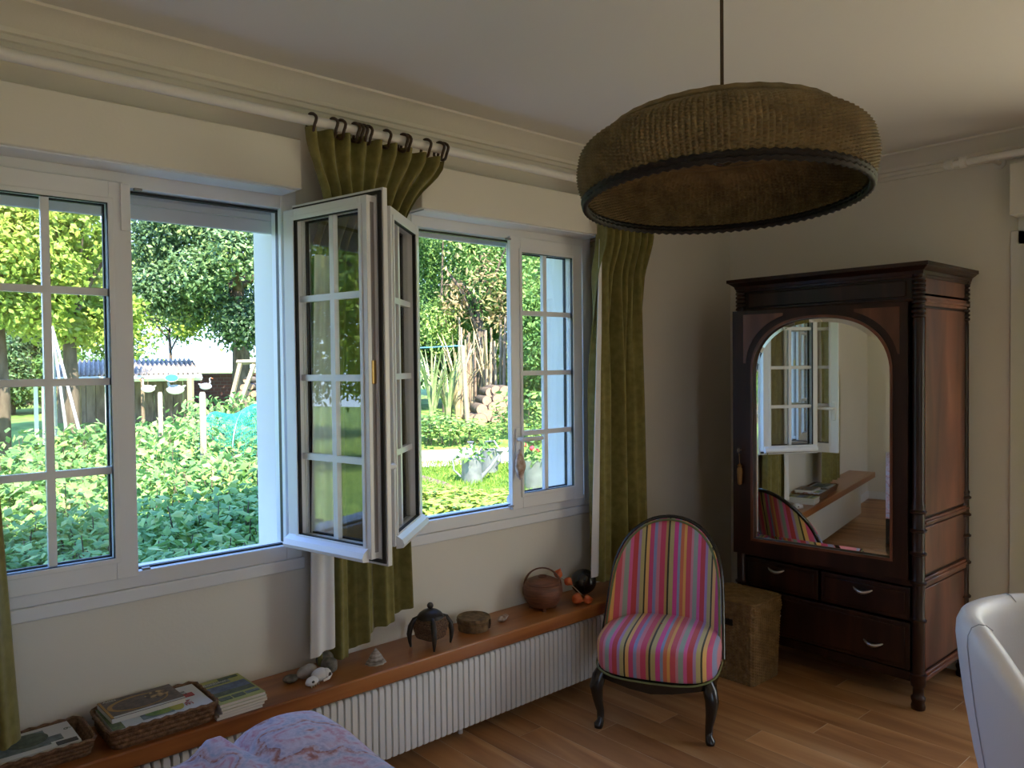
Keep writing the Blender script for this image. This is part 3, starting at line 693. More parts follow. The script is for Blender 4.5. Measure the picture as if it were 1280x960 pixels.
# black apron, lower in the middle of the front
ap = MB(); pts = [seat_outline(2*pi*k/64) for k in range(64)]
lo = [.226-.022*(.5+.5*cos(pi*min(1, abs(p[0])/.2)))*(1 if p[1] < -.15 else 0) for p in pts]
ap.add([(p[0]*.985, p[1]*.985, .262) for p in pts]+[(p[0]*.975, p[1]*.975, lo[i]) for i, p in enumerate(pts)]+[(p[0]*.88, p[1]*.88, .262) for p in pts]+[(p[0]*.88, p[1]*.88, lo[i]) for i, p in enumerate(pts)],
       [q for i in range(64) for q in ((i, (i+1) % 64, 64+(i+1) % 64, 64+i), (128+i, 192+i, 192+(i+1) % 64, 128+(i+1) % 64), (64+i, 64+(i+1) % 64, 192+(i+1) % 64, 192+i))])
ap.build('apron', M_BLACK, ch, smooth=50)
for s in (-1, 1):
    MB().tube([(s*.222, -.190, .255), (s*.236, -.205, .225), (s*.245, -.217, .185), (s*.240, -.213, .13), (s*.231, -.203, .075), (s*.230, -.204, .035), (s*.237, -.215, .018), (s*.238, -.217, .004)],
              [.026, .030, .029, .022, .0165, .0155, .021, .017], 14).build('leg', M_BLACK, ch, smooth=60)
    MB().tube([(s*.19, .20, .25), (s*.195, .225, .13), (s*.20, .265, .004)], [.022, .019, .016], 12).build('leg', M_BLACK, ch, smooth=60)
# back: arched shell curving round the seat
def bw(v): return .266*(1-.12*v)*(1 if v < .4 else max(0, 1-((v-.4)/.6)**3)**.5)
def back_pt(u, v, off):
    w = bw(v); x = u*w*(1-.10*(1-v)*(1-v)*0)
    q = abs(x)/.262
    y = .185+.115*v-.20*q**2.6*(1-.62*v)
    z = .325+.512*v - .03*q*(1-v)
    return (x, y+off*(.6+.4*bw(v)/.262), z)
def shell(off0, off1):
    nu, nv = 33, 26; m = MB()
    vs = [1-(1-j/(nv-1))**1.6 for j in range(nv)]
    for off in (off0, off1):
        for j in range(nv):
            for i in range(nu):
                u = -1+2*i/(nu-1); bul = -.022*(1-u*u)*(1-abs(2*vs[j]-1)**3) if off == off0 else 0
                m.v.append(back_pt(u, min(.9995, vs[j]), off+bul))
    N = nu*nv
    for j in range(nv-1):
        for i in range(nu-1):
            a = j*nu+i; m.f.append((a, a+1, a+nu+1, a+nu)); m.f.append((N+a, N+a+nu, N+a+nu+1, N+a+1))
    for j in range(nv-1):
        a = j*nu; m.f.append((a, a+nu, N+a+nu, N+a)); b = j*nu+nu-1; m.f.append((b, N+b, N+b+nu, b+nu))
    for i in range(nu-1): m.f.append((i, N+i, N+i+1, i+1)); k = (nv-1)*nu+i; m.f.append((k, k+1, N+k+1, N+k))
    return m
bk = shell(-.026, .014).build('backrest', M_STRIPE, ch, smooth=60)
path = [(-1, v) for v in [.0, .08, .16, .24, .32, .40, .48, .56, .64, .71, .77, .82, .86, .90, .93, .955, .975, .99, .9995]]
full = [back_pt(-1, v, 0) for _, v in path]+[back_pt(1, v, 0) for _, v in reversed(path)]
MB().tube([(x*1.012, y+.002, z+.004*(z > .6)) for x, y, z in full], .0115, 10).build('back_frame', M_BLACK, ch, smooth=60)
MB().tube([(x*.972, y-.026, z-.004) for x, y, z in full], .0055, 8).build('back_piping', M_PIPE, ch, smooth=60)

# ------------------------------------------------------------------ wicker hamper
hx, hy = 3.49, 2.185
hm = thing('wicker_hamper', 'square brown wicker hamper with a lid beside the striped chair', 'hamper', (hx, hy, 0))
ol = lambda t, h: rrect(.122+.012*h, .140+.012*h, .022, t)
rope_weave(ol, (.003, .345), 58, 24, .0055).build('body', M_HAMPER, hm, smooth=60)
MB().tube(ring_of(ol, 1, .347), .008, 8, closed=True).build('rim', M_HAMPER, hm)
ol2 = lambda t, h: rrect(.141-.006*h, .159-.006*h, .026, t)
lid = rope_weave(ol2, (.355, .405), 58, 4, .005)
n = 92*2
lid.build('lid', M_HAMPER, hm, smooth=60)
rows = MB()
for k in range(12):
    s = 1-k/12; pts = [(x*s, y*s, .406+.006*(1-s)) for x, y, _ in ring_of(ol2, 1, 0, 60)]
    rows.tube([(p[0], p[1], p[2]+.0015*(-1)**i) for i, p in enumerate(pts)], .0072, 6, closed=True)
rows.build('lid_top', M_HAMPER, hm, smooth=60)
for yy in (-.10, .10): MB().tube([(-.136, yy, .36), (-.142, yy, .33), (-.138, yy, .305)], .005, 6).build('lid_loop', M_HAMPER, hm)
MB().box(-.140, -.130, -.04, .04, .285, .315).build('hand_slot', M_DARKWEAVE, hm)

# ------------------------------------------------------------------ white tub armchair at the right edge
tc_ = thing('tub_armchair', 'white leather tub armchair with curved wrap-around shell', 'armchair', (2.78, .545, 0), radians(-70)); tc_.scale = (1, 1, 1.065)
def tub(a0, a1, n=56):
    prof = []      # (radius, z) closed loop, outer up, over the rim, inner down
    for r, z in ((.255, .07), (.29, .2), (.325, .35), (.352, .5), (.368, .62), (.376, .69), (.374, .72), (.364, .742), (.345, .752), (.325, .75), (.306, .736), (.297, .71), (.292, .66), (.288, .55), (.284, .42), (.255, .40), (.24, .07)): prof.append((r, z))
    m = MB(); N = len(prof)
    for i in range(n):
        a = a0+(a1-a0)*i/(n-1); e = min(i, n-1-i)/(n-1); dip = .20*max(0, 1-e/.16)**2
        for r, z in prof:
            zz = z-dip*max(0, (z-.4)/.35)
            m.v.append((r*cos(a), r*sin(a), zz))
    for i in range(n-1):
        for k in range(N): m.f.append((i*N+k, i*N+(k+1) % N, (i+1)*N+(k+1) % N, (i+1)*N+k))
    m.f.append(tuple(range(N))); m.f.append(tuple((n-1)*N+k for k in reversed(range(N))))
    return m
tub(radians(-62), radians(242)).build('shell', M_LEATHER, tc_, smooth=60)
def cush(m, x0, x1, y0, y1, z0, z1, r=.05):
    lv = [(z0, .94), (z0+.02, .99), ((z0+z1)/2, 1), (z1-.025, .985), (z1-.006, .93), (z1, .8), (z1+.004, .03)]
    return m.grid(lambda u, v: (lambda k: ((x0+x1)/2+rrect((x1-x0)/2, (y1-y0)/2, r, u)[0]*lv[k][1], (y0+y1)/2+rrect((x1-x0)/2, (y1-y0)/2, r, u)[1]*lv[k][1], lv[k][0]))(int(round(v*6))), 48, 7, closed_u=True)
cush(MB(), -.24, .24, -.33, .24, .30, .44, .16).build('seat_cushion', M_LEATHER, tc_, smooth=60)
MB().lathe([(.20, .02), (.24, .03), (.25, .07), (.24, .30), (0.1, .30)], 32).build('base', M_LEATHER, tc_, smooth=60)
for k in range(4):
    a = radians(45+90*k); MB().lathe([(.014, 0), (.02, .03)], 12, (.18*cos(a), .18*sin(a), .0)).build('foot', M_BLACK, tc_)
for ad in (10, 130, 203, 60):
    a = radians(ad); pts = [((r+.0015)*cos(a), (r+.0015)*sin(a), z) for r, z in ((.256, .08), (.291, .2), (.326, .35), (.353, .5), (.369, .62), (.377, .69), (.375, .722), (.365, .744), (.345, .7535), (.325, .7515), (.305, .737))]
    MB().tube(pts, .0016, 6).build('seam', M_SEAM, tc_)

# ------------------------------------------------------------------ bed and quilt (bottom edge of the photo)
bx0, bx1, by0, by1, bz = -.55, .895, .95, 1.765, .690
bd = thing('upholstered_bench', 'cushioned bench hidden under the pink and lilac quilt', 'bench', ((bx0+bx1)/2, (by0+by1)/2, 0))
cush(MB(), bx0+.02, bx1-.02, by0+.02, by1-.02, .40, bz-.015, .06).build('cushion', M_LINING, bd, world=True)
MB().box(bx0+.03, bx1-.03, by0+.03, by1-.03, .14, .40).build('base', M_BLACK, bd, world=True, bevel=.01)
for x in (bx0+.1, bx1-.1):
    for y in (by0+.1, by1-.1): MB().lathe([(.022, 0), (.028, .14)], 12, (x, y, 0)).build('leg', M_BLACK, bd, world=True)
def quilt_mat():
    m, nt, b = nmat('paisley_quilt')
    tc = nt.nodes.new('ShaderNodeTexCoord')
    n0 = nt.nodes.new('ShaderNodeTexNoise'); n0.inputs['Scale'].default_value = 7; n0.inputs['Detail'].default_value = 2
    nt.links.new(tc.outputs['Object'], n0.inputs['Vector'])
    mx = nt.nodes.new('ShaderNodeMix'); mx.data_type = 'VECTOR'; mx.inputs[0].default_value = .22
    nt.links.new(tc.outputs['Object'], mx.inputs[4]); nt.links.new(n0.outputs['Color'], mx.inputs[5])
    vo = nt.nodes.new('ShaderNodeTexVoronoi'); vo.inputs['Scale'].default_value = 7.5; nt.links.new(mx.outputs[1], vo.inputs['Vector'])
    wv = nt.nodes.new('ShaderNodeMath'); wv.operation = 'MULTIPLY'; wv.inputs[1].default_value = 2.2; nt.links.new(vo.outputs['Distance'], wv.inputs[0])
    fr = nt.nodes.new('ShaderNodeMath'); fr.operation = 'FRACT'; nt.links.new(wv.outputs[0], fr.inputs[0])
    r = nt.nodes.new('ShaderNodeValToRGB')
    cs = [(0, (.22, .07, .06)), (.10, (.40, .16, .13)), (.22, (.50, .40, .50)), (.34, (.30, .36, .52)), (.5, (.52, .46, .58)), (.66, (.50, .22, .30)), (.8, (.54, .45, .56)), (.92, (.36, .34, .50))]
    for i, (p, c) in enumerate(cs):
        e = r.color_ramp.elements[i] if i < 2 else r.color_ramp.elements.new(p); e.position = p; e.color = (*c, 1)
    nt.links.new(fr.outputs[0], r.inputs[0])
    n1 = nt.nodes.new('ShaderNodeTexNoise'); n1.inputs['Scale'].default_value = 90; n1.inputs['Detail'].default_value = 4; nt.links.new(tc.outputs['Object'], n1.inputs['Vector'])
    m2 = nt.nodes.new('ShaderNodeMix'); m2.data_type = 'RGBA'; m2.inputs[7].default_value = (.58, .52, .64, 1)
    rr = nt.nodes.new('ShaderNodeMapRange'); rr.inputs[1].default_value = .42; rr.inputs[2].default_value = .62; rr.inputs[4].default_value = .75
    nt.links.new(n1.outputs['Fac'], rr.inputs[0]); nt.links.new(rr.outputs[0], m2.inputs[0]); nt.links.new(r.outputs[0], m2.inputs[6])
    nt.links.new(m2.outputs[2], b.inputs['Base Color'])
    bp = nt.nodes.new('ShaderNodeBump'); bp.inputs['Strength'].default_value = .4; bp.inputs['Distance'].default_value = .006
    n2 = nt.nodes.new('ShaderNodeTexNoise'); n2.inputs['Scale'].default_value = 60; nt.links.new(tc.outputs['Object'], n2.inputs['Vector'])
    nt.links.new(n2.outputs['Fac'], bp.inputs['Height']); nt.links.new(bp.outputs[0], b.inputs['Normal'])
    b.inputs['Roughness'].default_value = .9; b.inputs['Sheen Weight'].default_value = .2
    return m
qx0, qx1, qy0, qy1 = bx0-.02, bx1+.035, by0-.02, by1+.03
def quilt_pt(u, v):
    """u,v in 0..1 over a cloth larger than the bed: the overhang falls down the sides"""
    ov = .34; X = qx0-ov+(qx1-qx0+2*ov)*u; Y = qy0-ov+(qy1-qy0+2*ov)*v
    rad = .075
    def fold(c, lo, hi):
        if c > hi:
            e = c-hi; a = min(e/rad, pi/2); return hi-rad*0+rad*sin(a)*.75+.015*max(0, e-rad*pi/2), rad*(1-cos(a))+max(0, e-rad*pi/2)
        if c < lo:
            e = lo-c; a = min(e/rad, pi/2); return lo-rad*sin(a)*.75-.015*max(0, e-rad*pi/2), rad*(1-cos(a))+max(0, e-rad*pi/2)
        return c, 0
    x, dx = fold(X, qx0+.04, qx1-.05); y, dy = fold(Y, qy0+.04, qy1-.05)
    dd = max(dx, dy) if min(dx, dy) > 0 else dx+dy
    z = bz+.022-dd
    if dd < .05:
        z += .022*math.exp(-((X-.78-.35*(Y-1.7))/.10)**2)*math.exp(-((Y-1.73)/.35)**2)
        z += .030*math.exp(-((X-.655)/.030)**2)*math.exp(-((Y-1.76)/.22)**2)-.018*math.exp(-((X-.70)/.022)**2)*math.exp(-((Y-1.76)/.2)**2)
        z += .012*sin(9*X+4*Y)+.008*sin(15*Y-6*X+1)
    else:
        w = .018*min(1, dd/.2); y += w*sin(17*X) if dy > 0 else 0; x += w*sin(15*Y) if dx > 0 else 0
    return (x, y, max(z, .05))
m = MB().grid(quilt_pt, 120, 100); nq = len(m.v)
q = solo(m, 'quilt', quilt_mat(), 'pink and lilac paisley quilt draped over the bench in front of the radiator', 'quilt', (0, 0, 0), smooth=80)
so = q.modifiers.new('thick', 'SOLIDIFY'); so.thickness = .012; so.offset = 1

# ------------------------------------------------------------------ pendant lamp
lc = Vector((1.217, .795, 1.868))
lm = thing('pendant_lamp', 'wide round woven seagrass pendant lampshade on a thin cord', 'lamp', lc)
def lr(h): return .246+.0105*sin(pi*min(1, h/.80)) if h < .62 else (.246+.0105*sin(pi*.62/.80))-.050*((h-.62)/.38)**2.2
H = .120
lo_ = lambda t, h: (lr(h)*cos(2*pi*t), lr(h)*sin(2*pi*t))
sh = rope_weave(lo_, (.012, H), 170, 20, .0030).build('shade', M_WICKER, lm, smooth=60)
li_ = lambda t, h: ((lr(h)-.010)*cos(2*pi*t), (lr(h)-.010)*sin(2*pi*t))
rope_weave(li_, (.012, H), 170, 20, .0028).build('shade_inside', M_WICKER, lm, smooth=60)
top = MB()
for k in range(11):
    rr_ = lr(1)-.006-k*.017; top.tube([(rr_*cos(2*pi*i/72), rr_*sin(2*pi*i/72), H+.003+.012*(k/11)+.0006*(-1)**i) for i in range(72)], .0095, 6, closed=True)
top.build('shade_top', M_WICKER, lm, smooth=60)
bd_ = MB()
for z, r in ((.002, .2445), (.009, .246)): bd_.tube([(r*cos(2*pi*i/184), r*sin(2*pi*i/184), z+.0015*(-1)**i) for i in range(184)], .0056, 6, closed=True)
bd_.build('rim_band', M_DARKWEAVE, lm, smooth=60, label='black woven rim band')
LQ = Vector((0, 0, 1)).rotation_difference(Vector((.028, .049, 1)))
for o in lm.children: o.rotation_mode = 'QUATERNION'; o.rotation_quaternion = LQ
MB().tube([(0, 0, H+.0), (0, 0, ZC-lc.z-.03)], .0032, 8).build('cord', mat('brown_cord', (.07, .045, .025), rough=.8), lm)
MB().lathe([(.05, ZC-lc.z), (.05, ZC-lc.z-.012), (.03, ZC-lc.z-.03), (.004, ZC-lc.z-.035)], 20).build('ceiling_rose', M_WHITE, lm)
MB().lathe([(.02, H-.005), (.02, H-.05), (.012, H-.055), (0, H-.056)], 14).build('bulb_holder', M_BLACK, lm)

# ------------------------------------------------------------------ radiator and shelf above it
SHY, SHZ = 2.511, .435
SX0, SX1 = -1.20, 3.30
solo(MB().box(SX0-1, SX1-1, SHY-2.64, YW-2.64, -.058, 0), 'window_shelf', M_SHELF, 'long varnished orange-brown wooden shelf over the radiator', 'shelf', (1, 2.64, SHZ), bevel=.006)
rd = thing('radiator', 'low white column radiator under the long wooden shelf', 'radiator', (1.2, 2.61, 0))
colm = MB()
pr = [(-.0105, -.055), (.0105, -.055), (.0125, -.045), (.0125, .045), (.0105, .055), (-.0105, .055), (-.0125, .045), (-.0125, -.045)]
lv = [(.064, .35), (.067, .7), (.074, 1), (.340, 1), (.35, .7), (.353, .35)]
colm.add([(x*(.6+.4*s), y*(.75+.25*s), z) for z, s in lv for x, y in pr], [(j*8+i, j*8+(i+1) % 8, (j+1)*8+(i+1) % 8, (j+1)*8+i) for j in range(5) for i in range(8)]+[tuple(range(7, -1, -1)), tuple(range(40, 48))])
cme = colm.mesh('column', M_WHITE, 50)
x = -.72
while x < 3.12:
    o = bpy.data.objects.new('column', cme); COL.objects.link(o); o.parent = rd; o.location = (x-1.2, 0, 0); x += .0293
for z in (.095, .32): MB().tube([(-.72, 2.62, z), (3.12, 2.62, z)], .018, 10).build('header_pipe', M_WHITE, rd, world=True)
for xx in (2.036, .853, -.33):
    MB().tube([(xx-.016, 2.62, .095), (xx-.010, 2.60, .06), (xx, 2.635, .03), (xx+.004, 2.645, .004)], [.010, .009, .008, .011], 8).tube([(xx+.016, 2.62, .095), (xx+.010, 2.60, .06)], .009, 8).build('foot', M_WHITE, rd, world=True)

# ================================================================== THINGS ON THE SHELF
SZ = SHZ
def S(px, py, z=SHZ): return on_z(px, py, z)
M_PAPER = mat('magazine_paper', (.74, .73, .70), rough=.5)
def col(name, c, rough=.45): return mat(name, c, rough=rough)
def text_mesh(txt, size, m, name='lettering'):
    cu_ = bpy.data.curves.new(name, 'FONT'); cu_.body = txt; cu_.size = size; cu_.extrude = .0002
    o = bpy.data.objects.new(name, cu_); COL.objects.link(o); bpy.context.view_layer.update()
    me = bpy.data.meshes.new_from_object(o.evaluated_get(bpy.context.evaluated_depsgraph_get())); COL.objects.unlink(o); bpy.data.objects.remove(o)
    me.materials.clear(); me.materials.append(m); me.name = name
    return me
def put_text(parent, txt, size, m, x, y, z, rot=0):
    o = bpy.data.objects.new('lettering', text_mesh(txt, size, m)); COL.objects.link(o); o.parent = parent; o.location = (x, y, z); o.rotation_euler = (0, 0, rot)
def magazine(label, cat, loc, rz, w, d, h, cover, patches, group=None, texts=(), name='magazine'):
    """w along x, d along y, flat; printed areas are thin patches on the cover"""
    t = thing(name, label, cat, loc, rz, group)
    MB().box(-w/2, w/2, -d/2, d/2, 0, h-.0012).build('pages', M_PAPER, t, bevel=.0006)
    c = MB().box(-w/2-.001, w/2+.001, -d/2-.001, d/2+.001, h-.0012, h).build('cover', cover, t, smooth=0)
    for k, (x0, x1, y0, y1, m) in enumerate(patches):
        z = h+.0003+.0003*k
        if isinstance(x0, tuple):
            cx, cy, rx, ry = x0
            pts = [(cx+rx*cos(2*pi*i/28), cy+ry*sin(2*pi*i/28)) for i in range(28)]; MB().prism(pts, h, z).build('print', m, c, smooth=0)
        else: MB().box(x0, x1, y0, y1, h, z).build('print', m, c, smooth=0)
    for tx, sz, m, x, y, r in texts: put_text(c, tx, sz, m, x, y, h+.0025, r)
    return t
def basket(label, x0, x1, y0, y1, h, m, rows, st):
    t = thing('magazine_basket', label, 'basket', ((x0+x1)/2, (y0+y1)/2, SZ))
    o = lambda tt, hh: rrect((x1-x0)/2-.012+.012*hh, (y1-y0)/2-.012+.012*hh, .02, tt)
    weave(o, (.002, h), st, rows, .0035).build('side', m, t, smooth=60)
    oi = lambda tt, hh: rrect((x1-x0)/2-.018+.012*hh, (y1-y0)/2-.018+.012*hh, .018, tt)
    weave(oi, (.002, h), st, rows, .002).build('inside', m, t, smooth=60)
    pts = [rrect((x1-x0)/2-.014, (y1-y0)/2-.014, .02, k/40) for k in range(40)]; MB().prism(pts, 0, .006).build('bottom', m, t)
    MB().tube([(*rrect((x1-x0)/2, (y1-y0)/2, .02, k/60), h+.002*(-1)**k) for k in range(60)], .0055, 6, closed=True).build('rim', m, t)
    return t
navy = mat('print_dark', (.02, .016, .022), (.11, .07, .07), scale=60, rough=.3); gold = col('print_gold', (.38, .22, .05)); teal = mat('print_teal', (.05, .09, .11), (.16, .22, .24), scale=45, rough=.35)
green = mat('print_green', (.06, .20, .03), (.25, .34, .06), scale=40, rough=.4); yellow = col('print_yellow', (.45, .40, .06)); lime = col('cover_lime', (.36, .38, .12)); red = col('print_red', (.35, .02, .03)); blue = mat('print_blue', (.03, .06, .16), (.09, .15, .30), scale=50, rough=.35)
dkgreen = mat('print_meadow', (.03, .06, .04), (.09, .13, .10), scale=60, rough=.4); floral = mat('print_bouquet', (.04, .02, .02), (.50, .34, .16), scale=55, rough=.4, contrast=(.45, .6)); pale = col('print_pale', (.52, .54, .55)); black = col('print_black', (.015, .015, .018)); grass = mat('cover_garden', (.03, .06, .02), (.13, .19, .06), scale=70, rough=.45)
basket('woven tray of magazines below the edge curtain', .20, .604, 2.548, 2.752, .050, M_BROWNWEAVE, 4, 40)
magazine('magazine with a blue-grey landscape photo in the tray below the edge curtain', 'magazine', (.40, 2.652, SZ+.007), 0, .355, .172, .022, pale, [])
magazine('white-bordered magazine with a blue-grey rock photo, topmost below the edge curtain', 'magazine', (.395, 2.652, SZ+.030), radians(1), .34, .165, .022, col('cover_white', (.62, .63, .66)),
         [(-.135, .10, -.055, .062, teal), (-.05, .045, .0, .062, blue), ((.05, .015, .055, .047), 0, 0, 0, dkgreen), (.10, .135, -.04, .0, teal), ((-.105, -.022, .022, .014), 0, 0, 0, pale), (.11, .165, -.08, -.055, black)], texts=[('6', .03, dkgreen, .148, .03, -pi/2)])
basket('dark wicker tray basket full of magazines and books', .632, .960, 2.523, 2.748, .062, M_BROWNWEAVE, 4, 34)
for k in range(3):
    magazine(['pale magazine at the bottom of the dark wicker tray basket', 'dark green magazine second from the bottom in the wicker tray basket', 'lime magazine just under the green and white garden magazine'][k], 'magazine', (.795+.002*k, 2.636, SZ+.007+k*.014), radians([.5, -.6, .3][k]), .285, .19, .013, [pale, grass, lime][k], [], group='magazines low in the dark wicker basket')
magazine('green and white garden magazine with red lettering in the dark wicker basket', 'magazine', (.796, 2.636, SZ+.050), 0, .30, .198, .012, col('cover_white', (.62, .63, .66)),
         [(-.15, -.115, -.099, .099, grass), (-.115, .06, -.092, .01, pale), (-.06, .035, -.085, .0, teal), ((.0, -.05, .045, .028), 0, 0, 0, green), ((.05, -.045, .022, .038), 0, 0, 0, yellow), (.095, .125, -.002, .028, red)],
         texts=[('NE', .034, red, .075, -.028, -pi/2), ('RIZ', .022, black, .092, .05, -pi/2)])
magazine('dark book with an oval flower picture and gold spine, on top of the magazines', 'book', (.765, 2.668, SZ+.0625), radians(1.5), .222, .150, .016, navy,
         [((-.01, .002, .092, .055), 0, 0, 0, gold), ((-.006, .0, .082, .048), 0, 0, 0, navy), ((.052, .018, .036, .030), 0, 0, 0, floral), (-.111, -.104, -.075, .075, gold), (-.104, .111, -.075, -.066, pale)], texts=[('Atlas', .02, pale, -.10, .056, 0)], name='book')
# stack of booklets
bk_ = [(.010, col('cover_mauve', (.52, .48, .50)), 1.030, 2.634, 0), (.009, pale, 1.034, 2.631, 1.2), (.009, col('cover_cream', (.56, .55, .46)), 1.042, 2.629, 2.0), (.010, col('cover_mint', (.48, .55, .42)), 1.042, 2.630, .6)]
z = SZ
for (h, c, x, y, r), lab in zip(bk_, ('mauve booklet at the very bottom of the stack beside the wicker basket', 'pale grey booklet second from the bottom of the booklet stack', 'cream booklet in the middle of the stack beside the wicker basket', 'mint booklet directly under the lime green one')):
    magazine(lab, 'booklet', (x, y, z), radians(r), .155, .215, h, c, [], group='booklets stacked beside the wicker basket', name='booklet'); z += h+.0008
magazine('lime green booklet with a blue landscape photo, topmost of its stack', 'booklet', (1.036, 2.632, z), radians(1.5), .155, .22, .011, lime,
         [(-.07, .072, -.045, .045, blue), (-.07, .072, -.045, -.012, dkgreen), (-.068, .03, .058, .084, teal), (.0, .068, .086, .104, dkgreen), (-.065, -.025, -.088, -.062, dkgreen), (-.02, .02, -.088, -.062, dkgreen), (.026, .07, -.084, -.066, teal)], texts=[('Bonheur', .024, pale, -.064, .063, 0)], name='booklet')
# stones, skull, shells
M_ST1 = mat('grey_stone', (.10, .095, .085), (.22, .21, .19), scale=50, rough=.8); M_ST2 = mat('pale_stone', (.30, .27, .25), (.42, .38, .36), scale=40, rough=.75)
p = S(381, 833); solo(MB().ball((0, 0, .030), .036, .028, .030, noise=.06, seed=1), 'stone', M_ST1, 'dark grey rounded stone leaning on the wall behind the pale skull', 'stone', (p.x+.055, 2.705, SZ))
solo(MB().ball((0, 0, .030), .026, .034, .030, noise=.08, seed=5), 'stone', M_ST1, 'grey upright oval stone at the curtain side of the pale skull', 'stone', (1.420, 2.640, SZ), rz=.5)
solo(MB().ball((0, 0, .024), .048, .026, .024, noise=.05, seed=3), 'stone', M_ST2, 'smooth pinkish-grey flat stone just behind the skull', 'stone', (1.335, 2.655, SZ), rz=.35)
solo(MB().ball((0, 0, .014), .03, .026, .014, noise=.06, seed=9), 'stone', M_ST1, 'low dark stone in the shade beside the pale skull', 'stone', (1.272, 2.655, SZ))
M_BONE = mat('white_bone', (.66, .65, .66), (.74, .73, .72), scale=30, rough=.6)
sk = thing('animal_skull', 'small white animal skull lying among grey stones', 'skull', (1.345, 2.588, SZ), radians(20))
MB().ball((.01, 0, .024), .036, .026, .024, noise=.05, seed=2, n=20, m=14).ball((-.034, -.004, .017), .03, .019, .016, noise=.05, seed=4, n=18, m=12).ball((.028, -.012, .026), .02, .02, .018, noise=.1, seed=6).tube([(.0, -.026, .010), (.02, -.034, .014), (.042, -.026, .02), (.048, -.008, .024)], [.004, .005, .005, .005], 8).build('skull_bone', M_BONE, sk, smooth=70)
MB().ball((.030, -.026, .024), .010, .008, .009).build('eye_socket', mat('dark_hollow', (.06, .05, .05), rough=.9), sk)
MB().ball((-.044, -.018, .020), .007, .005, .005).build('eye_socket', MATS['dark_hollow'], sk)
for k in range(4): MB().tube([(-.05+.012*k, -.016, .006), (-.05+.012*k, -.017, .0005)], [.0035, .001], 6).build('tooth', M_BONE, sk)
def limpet(name, label, loc, r, h, seed, group=None):
    mb = MB(); n = 40; v = []; g = random.Random(seed); ks = [0, .25, .5, .75, .93, 1]
    for j, k in enumerate(ks):
        for i in range(n):
            a = 2*pi*i/n; rr = r*(1-k)**.8*(1+.07*sin(9*a+seed)*(1-k))*(1+.03*((-1)**j)); v.append((rr*cos(a), rr*sin(a)*.85, h*k))
    mb.add(v, [(j*n+i, j*n+(i+1) % n, (j+1)*n+(i+1) % n, (j+1)*n+i) for j in range(5) for i in range(n)]+[tuple(range(n-1, -1, -1))])
    return solo(mb, name, mat('ringed_shell', (.14, .11, .09), (.52, .47, .43), scale=12, stretch=(1, 1, 9), rough=.6), label, 'shell', loc, group=group, smooth=60)
limpet('limpet_shell', 'grey cone-shaped ridged shell standing alone near the curtain hem', (1.600, 2.605, SZ), .040, .058, 1)
solo(MB().ball((0, 0, .012), .034, .016, .013, noise=.16, seed=8, n=20).ball((.03, .004, .012), .016, .012, .010, noise=.12, seed=2), 'sea_shell', mat('pink_shell', (.24, .14, .10), (.55, .44, .38), scale=60, rough=.5), 'small pinkish-white shell beside the round bark box', 'shell', (2.283, 2.640, SZ), rz=.3)
# footed pot
M_IRON = mat('dark_bronze', (.014, .011, .010), (.03, .022, .018), scale=30, rough=.45)
M_WEAVEPOT = mat('pot_weave', (.06, .03, .018), (.21, .115, .065), scale=160, rough=.7, bump=.6, bscale=260)
fp = thing('footed_pot', 'dark lidded pot with woven body on four curved legs', 'pot', (1.868, 2.614, SZ), radians(12))
zz = [.036, .05, .08, .112]
weave(lambda t, h: tuple(c*(.048+.018*h-.018*max(0, h-.62)/.38) for c in (lambda q: (q[0]/.05, q[1]/.05))(rrect(.05, .05, .018, t+.125))), (.038, .118), 26, 9, .0013).build('body', M_WEAVEPOT, fp, smooth=60)
MB().prism([rrect(.045, .045, .016, k/32) for k in range(32)], .034, .040).build('base', M_IRON, fp)
MB().lathe([(.05, .112), (.056, .116), (.055, .122), (.046, .134), (.030, .145), (.014, .150), (.011, .153)], 28).build('lid', M_IRON, fp)
MB().ball((0, 0, .164), .0135, n=16, m=12).build('knob', M_IRON, fp)
for k in range(4):
    a = pi/2*k+pi/4+.12; c, s = cos(a), sin(a)
    MB().tube([(c*.045, s*.045, .122), (c*.066, s*.066, .112), (c*.082, s*.082, .085), (c*.088, s*.088, .055), (c*.086, s*.086, .025), (c*.082, s*.082, .002)], [.007, .0105, .012, .011, .0075, .004], 10).build('leg', M_IRON, fp, smooth=60)
# round bark box
rb = thing('round_box', 'low round lidded bark box on the wooden shelf', 'box', (2.122, 2.648, SZ), 0)
M_BARK = mat('woven_bark', (.10, .055, .022), (.24, .145, .065), scale=40, rough=.75, bump=.3, bscale=120)
MB().lathe([(.066, 0), (.068, .004), (.068, .026), (.071, .028), (.071, .031)], 44).build('body', M_BARK, rb)
MB().lathe([(.0715, .031), (.074, .034), (.074, .052), (.070, .057), (.066, .055), (.03, .0565), (.001, .057)], 44).build('lid', M_BARK, rb)
MB().lathe([(.0725, .040), (.0755, .0415), (.0725, .043)], 44, cap=False).build('lid_band', mat('dark_cane', (.05, .025, .012), rough=.6), rb)
for k in (-.5, -.42): MB().tube([(cos(k-.6)*.074, sin(k-.6)*.074, .012), (cos(k-.6)*.077, sin(k-.6)*.077, .03), (cos(k-.6)*.076, sin(k-.6)*.076, .05)], .0035, 6).build('lashing', MATS['dark_cane'], rb)
